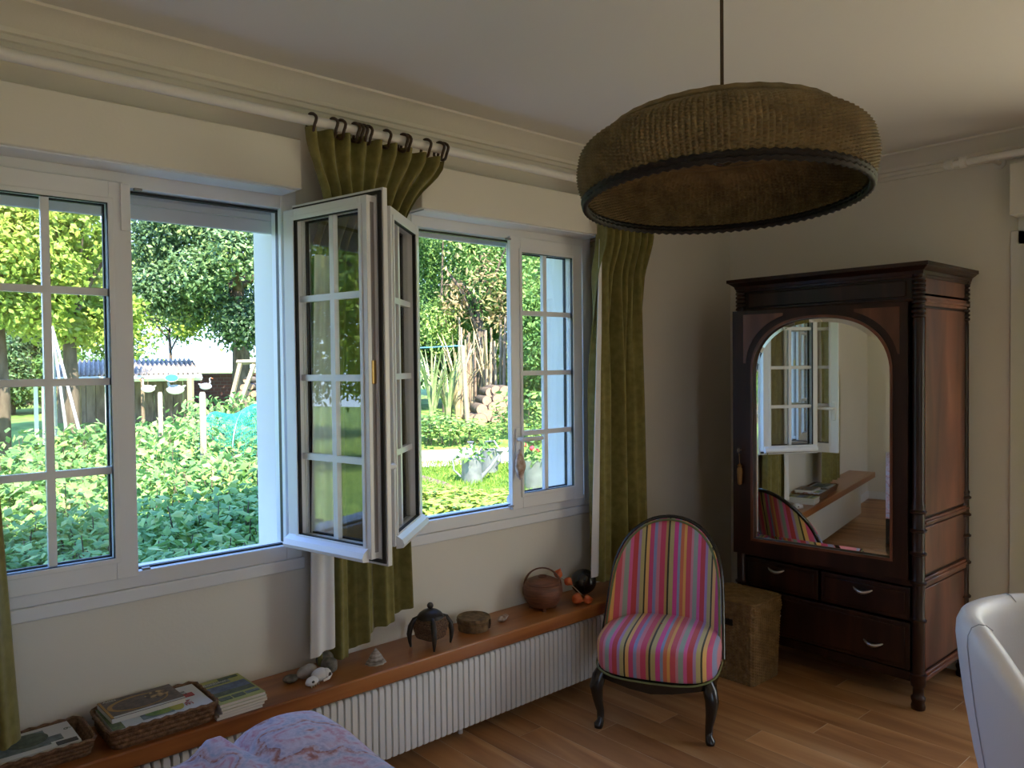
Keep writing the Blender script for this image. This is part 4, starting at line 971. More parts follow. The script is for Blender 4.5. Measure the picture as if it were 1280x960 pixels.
# basket pot with hoop handle
bp_ = thing('lidded_basket', 'round reddish-brown lidded basket with a hoop handle', 'basket', (2.545, 2.652, SZ))
M_RED = mat('red_brown_cane', (.11, .038, .018), (.22, .085, .042), scale=14, stretch=(1, 1, 8), rough=.45, bump=.25, bscale=60)
prof = [(.05, .010), (.066, .016), (.086, .045), (.095, .075), (.093, .100), (.086, .116), (.083, .118)]
MB().lathe(prof, 40).build('body', M_RED, bp_)
for k in range(4): a = pi/2*k+.9; MB().lathe([(.010, 0), (.012, .02)], 10, (.055*cos(a), .055*sin(a), 0)).build('foot', M_RED, bp_)
MB().lathe([(.081, .116), (.083, .121), (.074, .132), (.05, .143), (.02, .148), (.0, .149)], 40).build('lid', M_RED, bp_)
MB().tube([(.02*cos(2*pi*k/20), .02*sin(2*pi*k/20), .150) for k in range(20)], .004, 8, closed=True).build('lid_ring', M_RED, bp_)
dir_ = Vector((.72, -.69, 0))
hp = [(dir_.x*.088*cos(a), dir_.y*.088*cos(a), .105+.085*sin(a)) for a in [pi*k/18 for k in range(19)]]
MB().tube(hp, .0036, 8).tube([(x*.93+.010, y*.93+.012, z-.004) for x, y, z in hp], .003, 8).build('handle', M_RED, bp_)
# dark round pot behind
rp_ = thing('dark_gourd_pot', 'dark round hollow pot tipped on its side against the wall', 'pot', (2.850, 2.675, SZ))
MB().ball((0, 0, .062), .068, .062, .062, n=28, m=18).build('bowl', M_BLACK, rp_, smooth=80)
MB().tube([(-.028+.002*sin(6*a), -.050+.022*0-.004, .062) if 0 else (-.036+.030*cos(a)*.7, -.045-.0*sin(a)+.018*cos(a), .066+.034*sin(a)) for a in [2*pi*k/24 for k in range(24)]], .005, 8, closed=True).build('mouth_rim', M_BLACK, rp_)
# orange lantern flowers on a dry stem
ph = thing('lantern_flower_stem', 'dry stem with four orange paper-lantern seed pods', 'dried flower', (2.69, 2.585, SZ))
M_LANT = mat('orange_pod', (.52, .075, .018), (.62, .16, .035), scale=40, rough=.6)
def pod(c, r, tilt):
    mb = MB(); n = 20; pr = [(0.02, -1.0), (.45, -.8), (.85, -.4), (1, 0), (.85, .45), (.5, .85), (.12, 1.25), (0.01, 1.45)]
    v = []
    for q, z in pr:
        for k in range(n):
            a = 2*pi*k/n; f = 1+.10*cos(5*a); v.append(Vector((q*f*cos(a), q*f*sin(a), z))*r)
    T = Matrix.Rotation(tilt[0], 3, 'X') @ Matrix.Rotation(tilt[1], 3, 'Y')
    mb.add([tuple(T @ p+Vector(c)) for p in v], [(j*n+i, j*n+(i+1) % n, (j+1)*n+(i+1) % n, (j+1)*n+i) for j in range(len(pr)-1) for i in range(n)])
    return mb
MB().tube([(-.058, .04, .135), (-.02, .035, .11), (.02, .02, .075), (.05, -.005, .035), (.085, -.03, .006)], .0022, 6).build('stem', mat('dry_stem', (.36, .27, .18), rough=.8), ph)
for c, r, tl in (((-.062, .045, .150), .021, (.3, .2)), ((-.022, .02, .112), .020, (2.2, .4)), ((-.005, -.022, .034), .027, (1.7, .2)), ((.045, -.045, .023), .022, (1.6, 1.2))): pod(c, r, tl).build('seed_pod', M_LANT, ph, smooth=50)
# wall socket
p = on_y(763, 716, YW)
so_ = thing('wall_socket', 'small white wall socket behind the striped chair', 'socket', (p.x, YW, p.z-.035))
MB().box(p.x-.04, p.x+.04, YW-.010, YW, p.z-.04, p.z+.04).build('plate', M_WHITE, so_, world=True, bevel=.004)
MB().lathe([(.02, 0), (.02, .003)], 16, (p.x, YW-.0115, p.z), axis='y').build('outlet', M_WHITE, so_, world=True)
# shell ornament hanging from the window handle
hs = on_y(650, 537, PY-.04); he = on_y(648, 583, PY-.02)
sh_ = thing('hanging_shell', 'pinkish shell ornament hanging from the window handle', 'ornament', (he.x, PY-.03, he.z-.05))
pr = [(.002, -.062), (.012, -.05), (.024, -.02), (.028, .005), (.022, .03), (.012, .055), (.007, .075), (.003, .082)]
mb = MB(); n = 24; v = []
for j, (r, z) in enumerate(pr):
    for k in range(n): a = 2*pi*k/n; f = 1+.16*sin(3*a+j*1.1); v.append((r*f*cos(a), r*f*sin(a)*.8, z+.05))
mb.add(v, [(j*n+i, j*n+(i+1) % n, (j+1)*n+(i+1) % n, (j+1)*n+i) for j in range(len(pr)-1) for i in range(n)])
mb.build('shell', mat('pink_shell2', (.42, .25, .17), (.72, .60, .52), scale=40, rough=.5), sh_, smooth=60)
MB().tube([(0, 0, .125), (.003, -.006, 1.24-(he.z-.05))], .0018, 6).build('string', M_LINING, sh_)
# small steel shutter crank hook at the end of the shutter box
p = on_y(741, 290, 2.70)
ck = thing('shutter_crank_hook', 'small steel hook at the end of the shutter box near the folded curtain', 'hook', (3.02, 2.72, 2.19))
MB().tube([(3.02, 2.77, 2.215), (3.01, 2.70, 2.225), (3.0, 2.675, 2.205), (3.015, 2.672, 2.18)], .007, 8).build('hook', M_METAL, ck, world=True)
MB().box(3.005, 3.035, 2.762, 2.77, 2.19, 2.24).build('plate', M_METAL, ck, world=True, bevel=.002)

# ================================================================== GARDEN
def gz(d): return -.25 if d < 12.6 else (-.25+.75*(d-12.6)/3.0 if d < 15.6 else .5+.02*(d-15.6))
def ground_px(px, py):                       # where the ray of a photo pixel meets the sloping garden
    d = 3.0
    while d < 40 and at(px, py, d).z > gz(d): d += .02
    return at(px, py, d)
def fwd(x, y): return x*_f.x+y*_f.y
def ground(px, d):                           # ground point under a photo column at lens depth d
    q = at(px, 480, d); return Vector((q.x, q.y, gz(fwd(q.x, q.y))))
M_LAWN = mat('lawn', (.10, .20, .025), (.22, .34, .06), scale=3.5, rough=.9)
mb = MB(); xs = np.linspace(-26, 44, 141); ys = np.linspace(-45, 60, 190)
mb.v = [(x, y, gz(fwd(x, y))-.002) for y in ys for x in xs]
mb.f = [(j*141+i, j*141+i+1, (j+1)*141+i+1, (j+1)*141+i) for j in range(189) for i in range(140)]
g_ = struct(mb, 'ground', M_LAWN, 'sunlit lawn of the garden outside the windows', 'ground')
g_['kind'] = 'structure'
M_SOIL = mat('dark_soil', (.05, .035, .022), (.10, .07, .045), scale=8, rough=.95)
struct(MB().add([(-3, YO+.05, -.24), (3.4, YO+.05, -.24), (5.0, 9.6, -.24), (-3, 9.6, -.24)], [(0, 1, 2, 3)]), 'garden_bed', M_SOIL, 'dark soil of the planted bed under the window', 'soil')

struct(MB().box(-7, 9.5, -12, YB-.3, -.25, -.14).box(XR+.3, 9.5, YB-.3, 3.4, -.25, -.14), 'bounce_terrace', mat('warm_bounce_paving', (.42, .34, .23), (.52, .43, .30), scale=3, rough=.85), 'sandstone terrace added unseen behind the house to warm the room light', 'bounce_terrace')  # unseen paving added so sunlight bounces warm into the room
# leaf materials
L_RASP = attr_mat('fresh_leaf', [(0, (.13, .27, .07)), (.45, (.22, .40, .10)), (.8, (.34, .50, .13)), (1, (.46, .55, .17))], rough=.5, transl=.35)
L_MAPLE = attr_mat('yellow_green_leaf', [(0, (.20, .32, .05)), (.5, (.36, .48, .08)), (1, (.55, .58, .13))], rough=.5, transl=.4)
L_DARK = attr_mat('evergreen_leaf', [(0, (.04, .08, .035)), (.5, (.09, .17, .065)), (.85, (.19, .29, .10)), (1, (.38, .45, .15))], rough=.42, transl=.2)
L_MID = attr_mat('garden_leaf', [(0, (.07, .16, .045)), (.5, (.16, .31, .075)), (1, (.34, .47, .12))], rough=.5, transl=.35)
L_DRY = attr_mat('dry_leaf', [(0, (.25, .17, .08)), (.5, (.42, .32, .16)), (1, (.34, .38, .12))], rough=.7, transl=.3)
L_GRASS = attr_mat('grass_blade', [(0, (.11, .23, .03)), (.6, (.22, .36, .05)), (1, (.38, .46, .09))], rough=.6, transl=.4)
M_BARKT = mat('tree_bark', (.07, .05, .035), (.16, .12, .085), scale=14, stretch=(1, 1, .25), rough=.9, bump=.5, bscale=20)
M_POST = mat('pale_wood_post', (.26, .20, .125), (.36, .29, .19), scale=12, stretch=(1, 1, .2), rough=.8)
M_OLDWOOD = mat('weathered_wood', (.15, .10, .065), (.30, .22, .15), scale=12, stretch=(1, 1, .3), rough=.85)

def bush_proto(name, label, cat, group, n, R, leaf, m, stems, seed, aspect=.6, z0=.28, stem_m=None):
    """leafy cane bush of height 1: leaves in whorls up the canes"""
    g = np.random.default_rng(seed); t = thing(name, label, cat, (0, 0, -50), 0, group)
    P, N = [], []; sm = MB()
    for k in range(stems):
        a = 2*pi*k/stems+g.uniform(-.5, .5); r = R*g.uniform(.25, .85); tip = np.array([r*cos(a), r*sin(a), g.uniform(.82, 1.0)]); b = np.array([.12*cos(a), .12*sin(a), 0])
        sm.tube([tuple(b), tuple(b*.5+tip*.5+np.array([0, 0, .06])), tuple(tip)], [.007, .006, .003], 5)
        for i in range(n//stems):
            h = z0+(1-z0)*g.uniform(0, 1)**.7; c = b+(tip-b)*h; o = g.normal(size=3); o[2] = abs(o[2])*.35; o /= np.linalg.norm(o)
            P.append(c+o*g.uniform(.03, .20)); N.append(np.array([o[0]*.5, o[1]*.5, .75])+g.normal(size=3)*.25)
    sm.build('cane', stem_m or MATS['tree_bark'], t, smooth=60)
    me = leaf_mesh('foliage', np.array(P), np.array(N), np.full(len(P), leaf), m, aspect=aspect, seed=seed)
    o = bpy.data.objects.new('foliage', me); COL.objects.link(o); o.parent = t
    return t
_bush_labels = ('bright green leafy cane bush in the dense bed below the window', 'leafy cane bushes crowding the bed below the window')
protos = [bush_proto('cane_bush', _bush_labels[0], 'bush', _bush_labels[1], 430, .36, .078, L_RASP, 7, 20+k) for k in range(4)]
used = set(); g = random.Random(4); spots = []
yy = 3.62; row = 0
while yy < 8.8:
    xx = .02*yy-.35+(row % 2)*.16
    while xx < .50*yy+.1:
        spots.append((xx+g.uniform(-.07, .07), yy+g.uniform(-.07, .07))); xx += .34
    yy += .33; row += 1
def top_z(x, y):
    d = fwd(x, y); return .52+max(0, d-4.1)*.14
net_c = at(300, 530, 8.0)
for i, (x, y) in enumerate(spots):
    d = fwd(x, y); q = Vector((x, y, 0)); rt = (Vector((x, y, 0)).dot(R_))/d*F_PX+640
    if rt > 258 and d > 6.3: continue        # the netted bed
    
    k = i % 4; o = protos[k] if k not in used else copy_tree(protos[k]); used.add(k)
    H = (top_z(x, y)+.25)*g.uniform(.9, 1.08); w = g.uniform(.95, 1.2)
    o.location = (x, y, -.25); o.scale = (w, w, H); o.rotation_euler = (0, 0, g.uniform(0, 6.28))
# netted bed beside it
L_NETBED = bush_proto('bean_bush', 'deep green bushy plant growing under and behind the teal net', 'bush', 'deep green plants at the teal net', 200, .42, .085, L_MID, 7, 41)
first = True
for px, d, top in ((268, 7.2, 556), (282, 7.6, 548), (300, 7.3, 550), (318, 7.6, 545), (275, 6.7, 585), (296, 6.5, 590), (315, 6.7, 585), (290, 8.3, 520), (312, 8.4, 518), (332, 8.0, 530), (225, 9.4, 512), (240, 9.8, 505), (258, 9.7, 500), (276, 9.8, 497), (294, 9.9, 494), (312, 9.8, 494), (330, 9.9, 496), (250, 10.6, 498), (285, 10.8, 491), (320, 10.9, 491)):
    o = L_NETBED if first else copy_tree(L_NETBED); first = False
    b = ground(px, d); z = at(px, top, d).z
    o.location = b; o.scale = (1.0, 1.0, max(.3, z-b.z)); o.rotation_euler = (0, 0, g.uniform(0, 6.28))
# teal net over hoops
nt_ = thing('garden_net', 'teal plant net stretched over a hoop in the bed beyond the bushes', 'net', ground(300, 7.7))
A, B = at(268, 527, 7.7), at(345, 512, 8.2)
def netp(s, h):
    p = A.lerp(B, s); a = pi*(h*.95+.02); w = .42
    dirn = Vector((_f.x, _f.y, 0)).normalized()
    return tuple(p-dirn*w*cos(a)+Vector((0, 0, -.55+.62*sin(a)**.6+.03*sin(9*s+4*h)))-nt_.location)
nm = MB().grid(netp, 44, 34).build('netting', mat('teal_net', (.02, .34, .25), rough=.6), nt_, smooth=0); nm['kind'] = 'stuff'
wf = nm.modifiers.new('mesh', 'WIREFRAME'); wf.thickness = .0035; wf.use_replace = True
for s in (0.0, .5, 1): MB().tube([netp(s, k/14) for k in range(15)], .006, 6).build('hoop', M_METAL, nt_)
# stakes
for px, y0, y1, d, lab in ((200, 490, 575, 7.4, 'slim pale stake standing in the cane bushes below the shed'), (253, 490, 590, 6.9, 'thicker pale stake standing in the cane bushes near the teal net')):
    tp = at(px, y0, d); w = .022 if px < 210 else .028
    solo(MB().lathe([(w*.9, 0), (w, .02), (w, tp.z+.25-.02), (w*.7, tp.z+.25)], 12), 'garden_stake', M_POST, lab, 'stake', (tp.x, tp.y, -.25))
# ---------------- shed with corrugated roof
M_ASB = mat('corrugated_sheet', (.30, .25, .21), (.50, .43, .37), scale=5, rough=.85)
sA, sB, sC, sD = at(66, 471, 14), at(252, 467.5, 14.2), at(240, 449, 16.2), at(70, 451, 16)
sd = thing('garden_shed', 'low open shed with a corrugated roof beyond the cane bushes', 'shed', ground(150, 14.6))
nseg = 30
def roofp(u, v): p = sA.lerp(sB, u).lerp(sD.lerp(sC, u), v); return (p.x, p.y, p.z+.032*sin(2*pi*nseg*u))
rf = MB().grid(roofp, nseg*6+1, 3); n0 = len(rf.v); rf.grid(lambda u, v: (roofp(u, v)[0], roofp(u, v)[1], roofp(u, v)[2]-.015), nseg*6+1, 3)
rf.build('roof_sheet', M_ASB, sd, world=True, smooth=60)
def beam(mb, a, b, w): return mb.tube([a, b], w, 4)
beam(MB(), sA-Vector((0, 0, .06)), sB-Vector((0, 0, .06)), .055).build('fascia', M_PVC, sd, world=True, smooth=0)
dn = Vector((0, 0, 1))
for px, m_, w in ((238, M_POST, .06), (178, M_OLDWOOD, .03), (134, M_PVC, .045), (98, M_OLDWOOD, .04)):
    a = at(px, 472, 14.05); beam(MB(), a, Vector((a.x, a.y, gz(14)-.05)), w).build('post', m_, sd, world=True)
bm_ = MB(); c0, c1 = sD-dn*.15, sC-dn*.15
for k in range(14):
    a, b = c0.lerp(c1, k/14), c0.lerp(c1, (k+.93)/14); MB().add([tuple(a), tuple(b), (b.x, b.y, gz(16)-.1), (a.x, a.y, gz(16)-.1)]+[(p.x+.02, p.y+.03, z) for p, z in ((a, a.z), (b, b.z), (b, gz(16)-.1), (a, gz(16)-.1))], [(0, 1, 2, 3), (7, 6, 5, 4), (0, 4, 5, 1), (1, 5, 6, 2), (2, 6, 7, 3), (3, 7, 4, 0)]).build('back_board', M_OLDWOOD, sd, world=True, smooth=0)
# brick wall right of the shed
bA, bB = at(236, 470, 17), at(352, 463, 17)
m_, nt, b = nmat('red_brick'); br = nt.nodes.new('ShaderNodeTexBrick'); tcn = nt.nodes.new('ShaderNodeTexCoord'); mpn = nt.nodes.new('ShaderNodeMapping'); mpn.inputs['Rotation'].default_value = (pi/2, 0, 0)
nt.links.new(tcn.outputs['Object'], mpn.inputs[0]); nt.links.new(mpn.outputs[0], br.inputs['Vector']); br.inputs['Scale'].default_value = 3.5
br.inputs['Color1'].default_value = (.16, .06, .04, 1); br.inputs['Color2'].default_value = (.11, .045, .03, 1); br.inputs['Mortar'].default_value = (.14, .10, .08, 1)
nt.links.new(br.outputs[0], b.inputs['Base Color']); b.inputs['Roughness'].default_value = .9
L_ = (bB-bA).length; ang = math.atan2(bB.y-bA.y, bB.x-bA.x); base = ground(290, 17)
solo(MB().box(-L_/2, L_/2, -.1, .1, -.3, bA.z-base.z).box(-L_/2-.03, L_/2+.03, -.13, .13, bA.z-base.z, bA.z-base.z+.05), 'brick_wall', m_, 'low red-brown brick garden wall beyond the shed', 'wall', ((bA.x+bB.x)/2, (bA.y+bB.y)/2, base.z), ang)
# geese cut-outs, oval sign, grey bird
def goose(px, py, d, s, lab, m, flip=1, hang=True):
    p = at(px, py, d); t = thing('goose_figure', lab, 'figure', p, math.atan2(_r.y, _r.x))
    MB().ball((0, 0, 0), .20*s, .035*s, .11*s, n=20, m=12).tube([(-.10*s*flip, 0, .03*s), (-.15*s*flip, 0, .14*s), (-.13*s*flip, 0, .24*s), (-.17*s*flip, 0, .27*s)], [.05*s, .035*s, .03*s, .035*s], 10, flat=.7).tube([(.14*s*flip, 0, .03*s), (.23*s*flip, 0, .09*s)], [.05*s, .015*s], 8).build('body', m, t, smooth=60)
    MB().tube([(-.18*s*flip, 0, .265*s), (-.245*s*flip, 0, .25*s)], [.018*s, .006*s], 8).build('beak', M_LANT, t)
    if hang: MB().tube([(0, 0, .08*s), (0, 0, .30)], .004, 5).build('string', M_OLDWOOD, t)
    return t
M_GOOSE = mat('white_painted_tin', (.42, .41, .39), rough=.6)
goose(185, 486, 13.8, .62, 'small white goose cut-out hanging at the end of the shed', M_GOOSE)
goose(219, 487, 13.8, .80, 'larger white goose cut-out hanging under the teal oval sign', M_GOOSE)
goose(257, 483, 12.5, .5, 'grey bird figure perched near the thicker pale stake', mat('grey_tin', (.28, .28, .30), rough=.6), flip=-1, hang=False)
p = at(215, 472.5, 13.7)
sg = thing('oval_sign', 'teal oval sign hanging from the shed roof', 'sign', p, math.atan2(_r.y, _r.x))
pts = [(.125*cos(2*pi*k/32), .07*sin(2*pi*k/32)) for k in range(32)]
q = MB().prism(pts, -.01, .01); q.v = [(x, z, y) for x, y, z in q.v]; q.build('board', mat('teal_paint', (.05, .36, .30), rough=.5), sg)
q = MB().tube([(.118*cos(2*pi*k/32), -.011, .065*sin(2*pi*k/32)) for k in range(32)], .006, 6, closed=True); q.build('border', M_GOOSE, sg)
MB().tube([(-.08, 0, .05), (-.08, 0, .12)], .004, 5).build('chain', M_METAL, sg); MB().tube([(.08, 0, .05), (.08, 0, .12)], .004, 5).build('chain', M_METAL, sg)
# pole tripod
ap_ = at(65, 408, 10.5); tp_ = thing('pole_tripod', 'white metal pole tripod rising from the bushes in front of the shed', 'tripod', ground(85, 10.5))
for px, d in ((62, 10.2), (70, 11.2), (92, 10.6), (122, 10.1)):
    gq = ground(px, d); MB().tube([ap_, gq], [.018, .022], 8).build('pole', M_METAL if 0 else M_GOOSE, tp_, world=True)
for k in (.62, .8):
    a = ap_.lerp(ground(70, 11.2), k); b = ap_.lerp(ground(122, 10.1), k); MB().tube([a, b], .012, 6).build('cross_bar', M_GOOSE, tp_, world=True)
# pale table beside the bushes
p = at(10, 476, 11.5); tb = thing('garden_table', 'pale garden table half hidden behind the bushes', 'table', (p.x, p.y, gz(11.5)))
MB().box(-.55, .45, -.35, .35, p.z-gz(11.5)-.05, p.z-gz(11.5)).build('table_top', M_PVC, tb, bevel=.006)
for a in (-.48, .38):
    for b_ in (-.28, .28): MB().box(a, a+.05, b_, b_+.05, 0, p.z-gz(11.5)-.05).build('leg', M_PVC, tb)
# wooden frame with firewood
fr_ = thing('timber_frame', 'leaning timber frame in front of the brick wall', 'frame', ground(305, 12.3))
for (a, b) in (((301, 452), (288, 505)), ((296, 453), (335, 452)), ((318, 455), (300, 505)), ((332, 452), (340, 505))):
    MB().tube([at(*a, 12.3), at(*b, 12.3)], .04, 4).build('beam', M_POST, fr_, world=True, smooth=0)
M_LOGEND = mat('cut_log_end', (.28, .165, .10), (.38, .24, .15), scale=30, rough=.8)
lk = [0]
def log(p, r, L, az, lab, grp):
    t = thing('firewood_log', lab, 'log', p, az, grp)
    MB().lathe([(r*.94, -L/2), (r, -L/2+.01), (r*1.03, 0), (r, L/2-.01), (r*.94, L/2)], 12, (0, 0, 0), axis='x').build('bark', M_BARKT, t)
    for s in (-1, 1): MB().lathe([(.0, s*(L/2+.002)), (r*.9, s*(L/2+.002)), (r*.9, s*(L/2-.004))], 12, (0, 0, 0), axis='x', cap=False).build('cut_end', M_LOGEND, t)
faz = math.atan2(_f.y, _f.x)
for i, (px, py) in enumerate(((306, 492), (314, 491), (322, 492), (309, 484), (318, 483), (313, 475))):
    log(at(px, py, 12.7), .055, .4, faz, 'split log in the small heap under the timber frame', 'logs under the timber frame')
for i, (px, py, r) in enumerate(((596, 524, .15), (617, 525, .13), (598, 511, .12), (588, 523, .11), (607, 518, .12), (626, 518, .13), (612, 508, .11), (622, 508, .12), (604, 500, .1), (618, 498, .12), (630, 500, .1), (626, 488, .11), (615, 487, .1), (608, 490, .1))):
    log(at(px, py, 15.7+.02*i), r, .7, faz+.25, 'sawn log in the woodpile between the pale canes', 'logs in the woodpile')
# ---------------- trees
def tree(name, label, c, rx, rz, n, leaf, m, seed, blobs=16, trunk=.14, ry=None, group=None, aspect=.55, blob_r=.40, limbs=5):
    c = Vector(c); gz_ = gz(fwd(c.x, c.y)); t = thing(name, label, 'tree', (c.x, c.y, gz_), 0, group); h = c.z-gz_
    P, N, B = crown_points(n, rx, ry or rx, rz, blobs, seed, blob_r); P = P+np.array([0, 0, h])
    ok = P[:, 2] > .15; P, N, B = P[ok], N[ok], B[ok]
    o = bpy.data.objects.new('foliage', leaf_mesh('foliage', P, N, np.full(len(P), leaf), m, aspect=aspect, seed=seed, rnd=B*.75+.12)); COL.objects.link(o); o.parent = t
    gg = random.Random(seed); tm = MB().tube([(0, 0, -.05), (.03, .02, h*.4), (.0, .05, h*.8), (.05, 0, h+rz*.4)], [trunk, trunk*.85, trunk*.6, trunk*.2], 10)
    tm.build('trunk', M_BARKT, t, smooth=60)
    lm_ = MB()
    for k in range(limbs):
        a = gg.uniform(0, 6.28); q = gg.uniform(.45, .8)
        lm_.tube([(0, .02, h*gg.uniform(.55, .9)), (rx*q*.5*cos(a), rx*q*.5*sin(a), h+rz*gg.uniform(-.2, .2)), (rx*q*cos(a), rx*q*sin(a), h+rz*gg.uniform(-.1, .5))], [trunk*.5, trunk*.3, .012], 7)
    if limbs: lm_.build('limbs', M_BARKT, t, smooth=60)['kind'] = 'stuff'
    return t
tree('evergreen_tree', 'broad dark evergreen tree spreading above the shed and brick wall', at(298, 325, 16), 2.6, 2.5, 38000, .105, L_DARK, 3, blobs=26, trunk=.2, blob_r=.34)
tree('maple_tree', 'yellow-green leafy tree behind the pole tripod', at(84, 335, 13.2), 1.6, 1.8, 15000, .115, L_MAPLE, 5, blobs=26, aspect=.65, blob_r=.32)
tree('maple_tree', 'taller yellow-green tree rising above the pale garden table', at(-5, 320, 12.2), 1.8, 1.85, 17000, .11, L_MAPLE, 8, blobs=28, aspect=.65, blob_r=.32)
tree('feathery_tree', 'light green small-leaved tree beyond the lawn beside the woodpile', at(553, 335, 17.6), 1.9, 2.6, 22000, .095, L_MID, 13, blobs=20, aspect=.5, trunk=.05, limbs=0)
tree('feathery_tree', 'airy green tree arching over the pale canes and woodpile', at(640, 325, 18.8), 1.9, 1.9, 11000, .10, L_MID, 17, blobs=18, aspect=.5, trunk=.07, limbs=0, blob_r=.34)
tree('bushy_tree', 'full green tree seen through the shut leaf with the shell', at(694, 400, 15.5), 1.05, 2.5, 14000, .10, L_MID, 19, blobs=18, aspect=.55)
tree('dry_leaved_tree', 'tree with pale dry leaves behind the light green small-leaved tree', at(600, 350, 17.3), 1.3, 1.8, 1200, .15, L_DRY, 23, blobs=18, aspect=.35)
tree('young_tree', 'small bright tree filling the gap between evergreen and shed roof', at(212, 395, 19.5), 1.25, .95, 2600, .12, L_MAPLE, 33, blobs=14, trunk=.05, limbs=3)
# trees closing the garden behind
bt = [(-90, 350, 21, 3.0, 3.2, L_MID, 'green boundary tree beyond the pale garden table'), (40, 345, 22, 2.8, 3.3, L_MAPLE, 'yellow-green boundary tree behind the pole tripod trees'), (150, 380, 24, 2.2, 2.3, L_MID, 'mid green boundary tree behind the shed'),
      (345, 330, 24, 3.0, 4.2, L_DARK, 'dark boundary tree behind the brick wall'), (500, 370, 24, 3.2, 4.4, L_MID, 'green boundary tree behind the dry-leaved tree'), (655, 350, 23, 2.6, 4.4, L_DARK, 'dark boundary tree behind the woodpile'), (770, 360, 20, 2.8, 4.2, L_MID, 'green boundary tree at the house side of the lawn')]
for i, (px, py, d, rx, rz, m, lab) in enumerate(bt): tree('boundary_tree', lab, at(px, py, d), rx, rz, 15000, .18, m, 50+i, blobs=20, trunk=.22, limbs=4)
for i, (x, y, z, rx, rz, m, lab) in enumerate(((-9, 9.5, 3.2, 2.8, 2.8, L_MAPLE, 'yellow-green tree reflected in the open window leaf'), (-5, 12.5, 3.0, 2.4, 2.8, L_DARK, 'dark tree reflected in the open window leaf'), (-14, 13, 3.6, 3.4, 3.4, L_MID, 'green tree reflected beyond the yellow-green one'), (13, 7.5, 2.6, 2.0, 2.8, L_MAPLE, 'yellow-green tree at the house end of the lawn'))):
    tree('garden_tree', lab, (x, y, z), rx, rz, 14000, .15, m, 80+i, blobs=18, trunk=.2)
for i, (x, y, z, rx, rz, m, lab) in enumerate(((17, 13, 3.2, 2.8, 3.2, L_MID, 'green tree closing the lawn past the zinc bucket'), (20, 8, 3.4, 3.0, 3.4, L_DARK, 'dark tree closing the lawn past the house end tree'), (15.5, 1.5, 3.0, 2.8, 3.0, L_MID, 'green tree beyond the terrace at the glazed door'), (16, -5, 3.2, 3.0, 3.2, L_MAPLE, 'yellow-green tree beyond the terrace at the glazed door'), (22, 18, 3.8, 3.6, 3.8, L_MAPLE, 'yellow-green tree at the far corner of the lawn'))):
    tree('lawn_tree', lab, (x, y, z), rx, rz, 8000, .22, m, 140+i, blobs=20, trunk=.2, limbs=3)
# hedge bushes closing the low gaps under the boundary trees
for i, (px, d, h, lab) in enumerate(((-60, 18, 2.2, 'dark hedge bush beyond the pale garden table'), (15, 18.5, 2.3, 'dark hedge bush behind the pole tripod'), (90, 19, 1.5, 'dark hedge bush behind the end of the shed'), (170, 20, 1.3, 'low hedge bush behind the middle of the shed'), (480, 19, 3.0, 'tall hedge bush behind the strap-leaved plants'), (545, 20.5, 3.2, 'tall hedge bush behind the leaning post'), (640, 19.5, 2.8, 'tall hedge bush behind the woodpile'), (705, 18.5, 3.0, 'tall hedge bush beyond the zinc bucket'), (780, 17, 2.8, 'tall hedge bush nearest the house corner'))):
    b_ = ground(px, d); tree('hedge_bush', lab, (b_.x, b_.y, b_.z+h*.5), 1.3, h*.55, 9000, .11, L_DARK if i % 2 else L_MID, 120+i, blobs=14, trunk=.06, limbs=0, blob_r=.45)
# low bushes in front of the woodpile, strappy plants, tall canes
lb = bush_proto('low_bush', 'low fresh green bush at the border beyond the path', 'bush', 'low bushes along the border beyond the path', 160, .5, .13, L_MID, 6, 61)
first = True
for px, py, w, h in ((518, 556, .8, .55), (530, 557, .8, .5), (545, 556, .8, .6), (560, 557, .7, .5), (577, 556, .8, .52), (594, 556, .7, .42), (610, 554, .7, .4), (658, 552, 1.0, 1.0), (672, 556, .8, .6), (688, 552, 1, .8), (634, 541, .7, .55)):
    o = lb if first else copy_tree(lb); first = False; o.location = ground_px(px, py); o.scale = (w, w, h); o.rotation_euler = (0, 0, px)
def strap_plant(px, d, h, n, seed, lab, m):
    gq = ground(px, d); t = thing('strap_plant', lab, 'plant', gq); gg = random.Random(seed)
    for k in range(n):
        a = gg.uniform(0, 6.28); L = h*gg.uniform(.7, 1.1); sp = gg.uniform(.15, .55); mb = MB(); pts = []
        for i in range(6):
            s = i/5; pts.append((L*sp*s*s*cos(a)+.05*cos(a), L*sp*s*s*sin(a)+.05*sin(a), L*(s-.35*sp*s*s*1.6)))
        w = [.022, .026, .024, .02, .013, .003]
        v = []
        for i, p_ in enumerate(pts): v += [(p_[0]-w[i]*sin(a), p_[1]+w[i]*cos(a), p_[2]), (p_[0]+w[i]*sin(a), p_[1]-w[i]*cos(a), p_[2])]
        mb.add(v, [(2*i, 2*i+1, 2*i+3, 2*i+2) for i in range(5)]); o = mb.build('leaf', m, t, smooth=60)
M_STRAP = mat('strap_leaf', (.16, .24, .08), (.34, .38, .18), scale=8, rough=.5); M_DRYSTRAP = mat('dry_strap_leaf', (.34, .25, .13), (.52, .42, .24), scale=8, rough=.7)
strap_plant(540, 15.3, 1.9, 22, 1, 'tall green strap-leaved plant at the edge of the border', M_STRAP)
strap_plant(560, 15.5, 1.8, 22, 2, 'tall green and fawn strap-leaved plant beside the leaning post', M_STRAP)
strap_plant(572, 16.0, 2.0, 18, 3, 'dry fawn strap-leaved plant behind the leaning post', M_DRYSTRAP)
strap_plant(610, 16.6, 2.3, 20, 4, 'dry fawn strap-leaved plant drooping over the woodpile', M_DRYSTRAP)
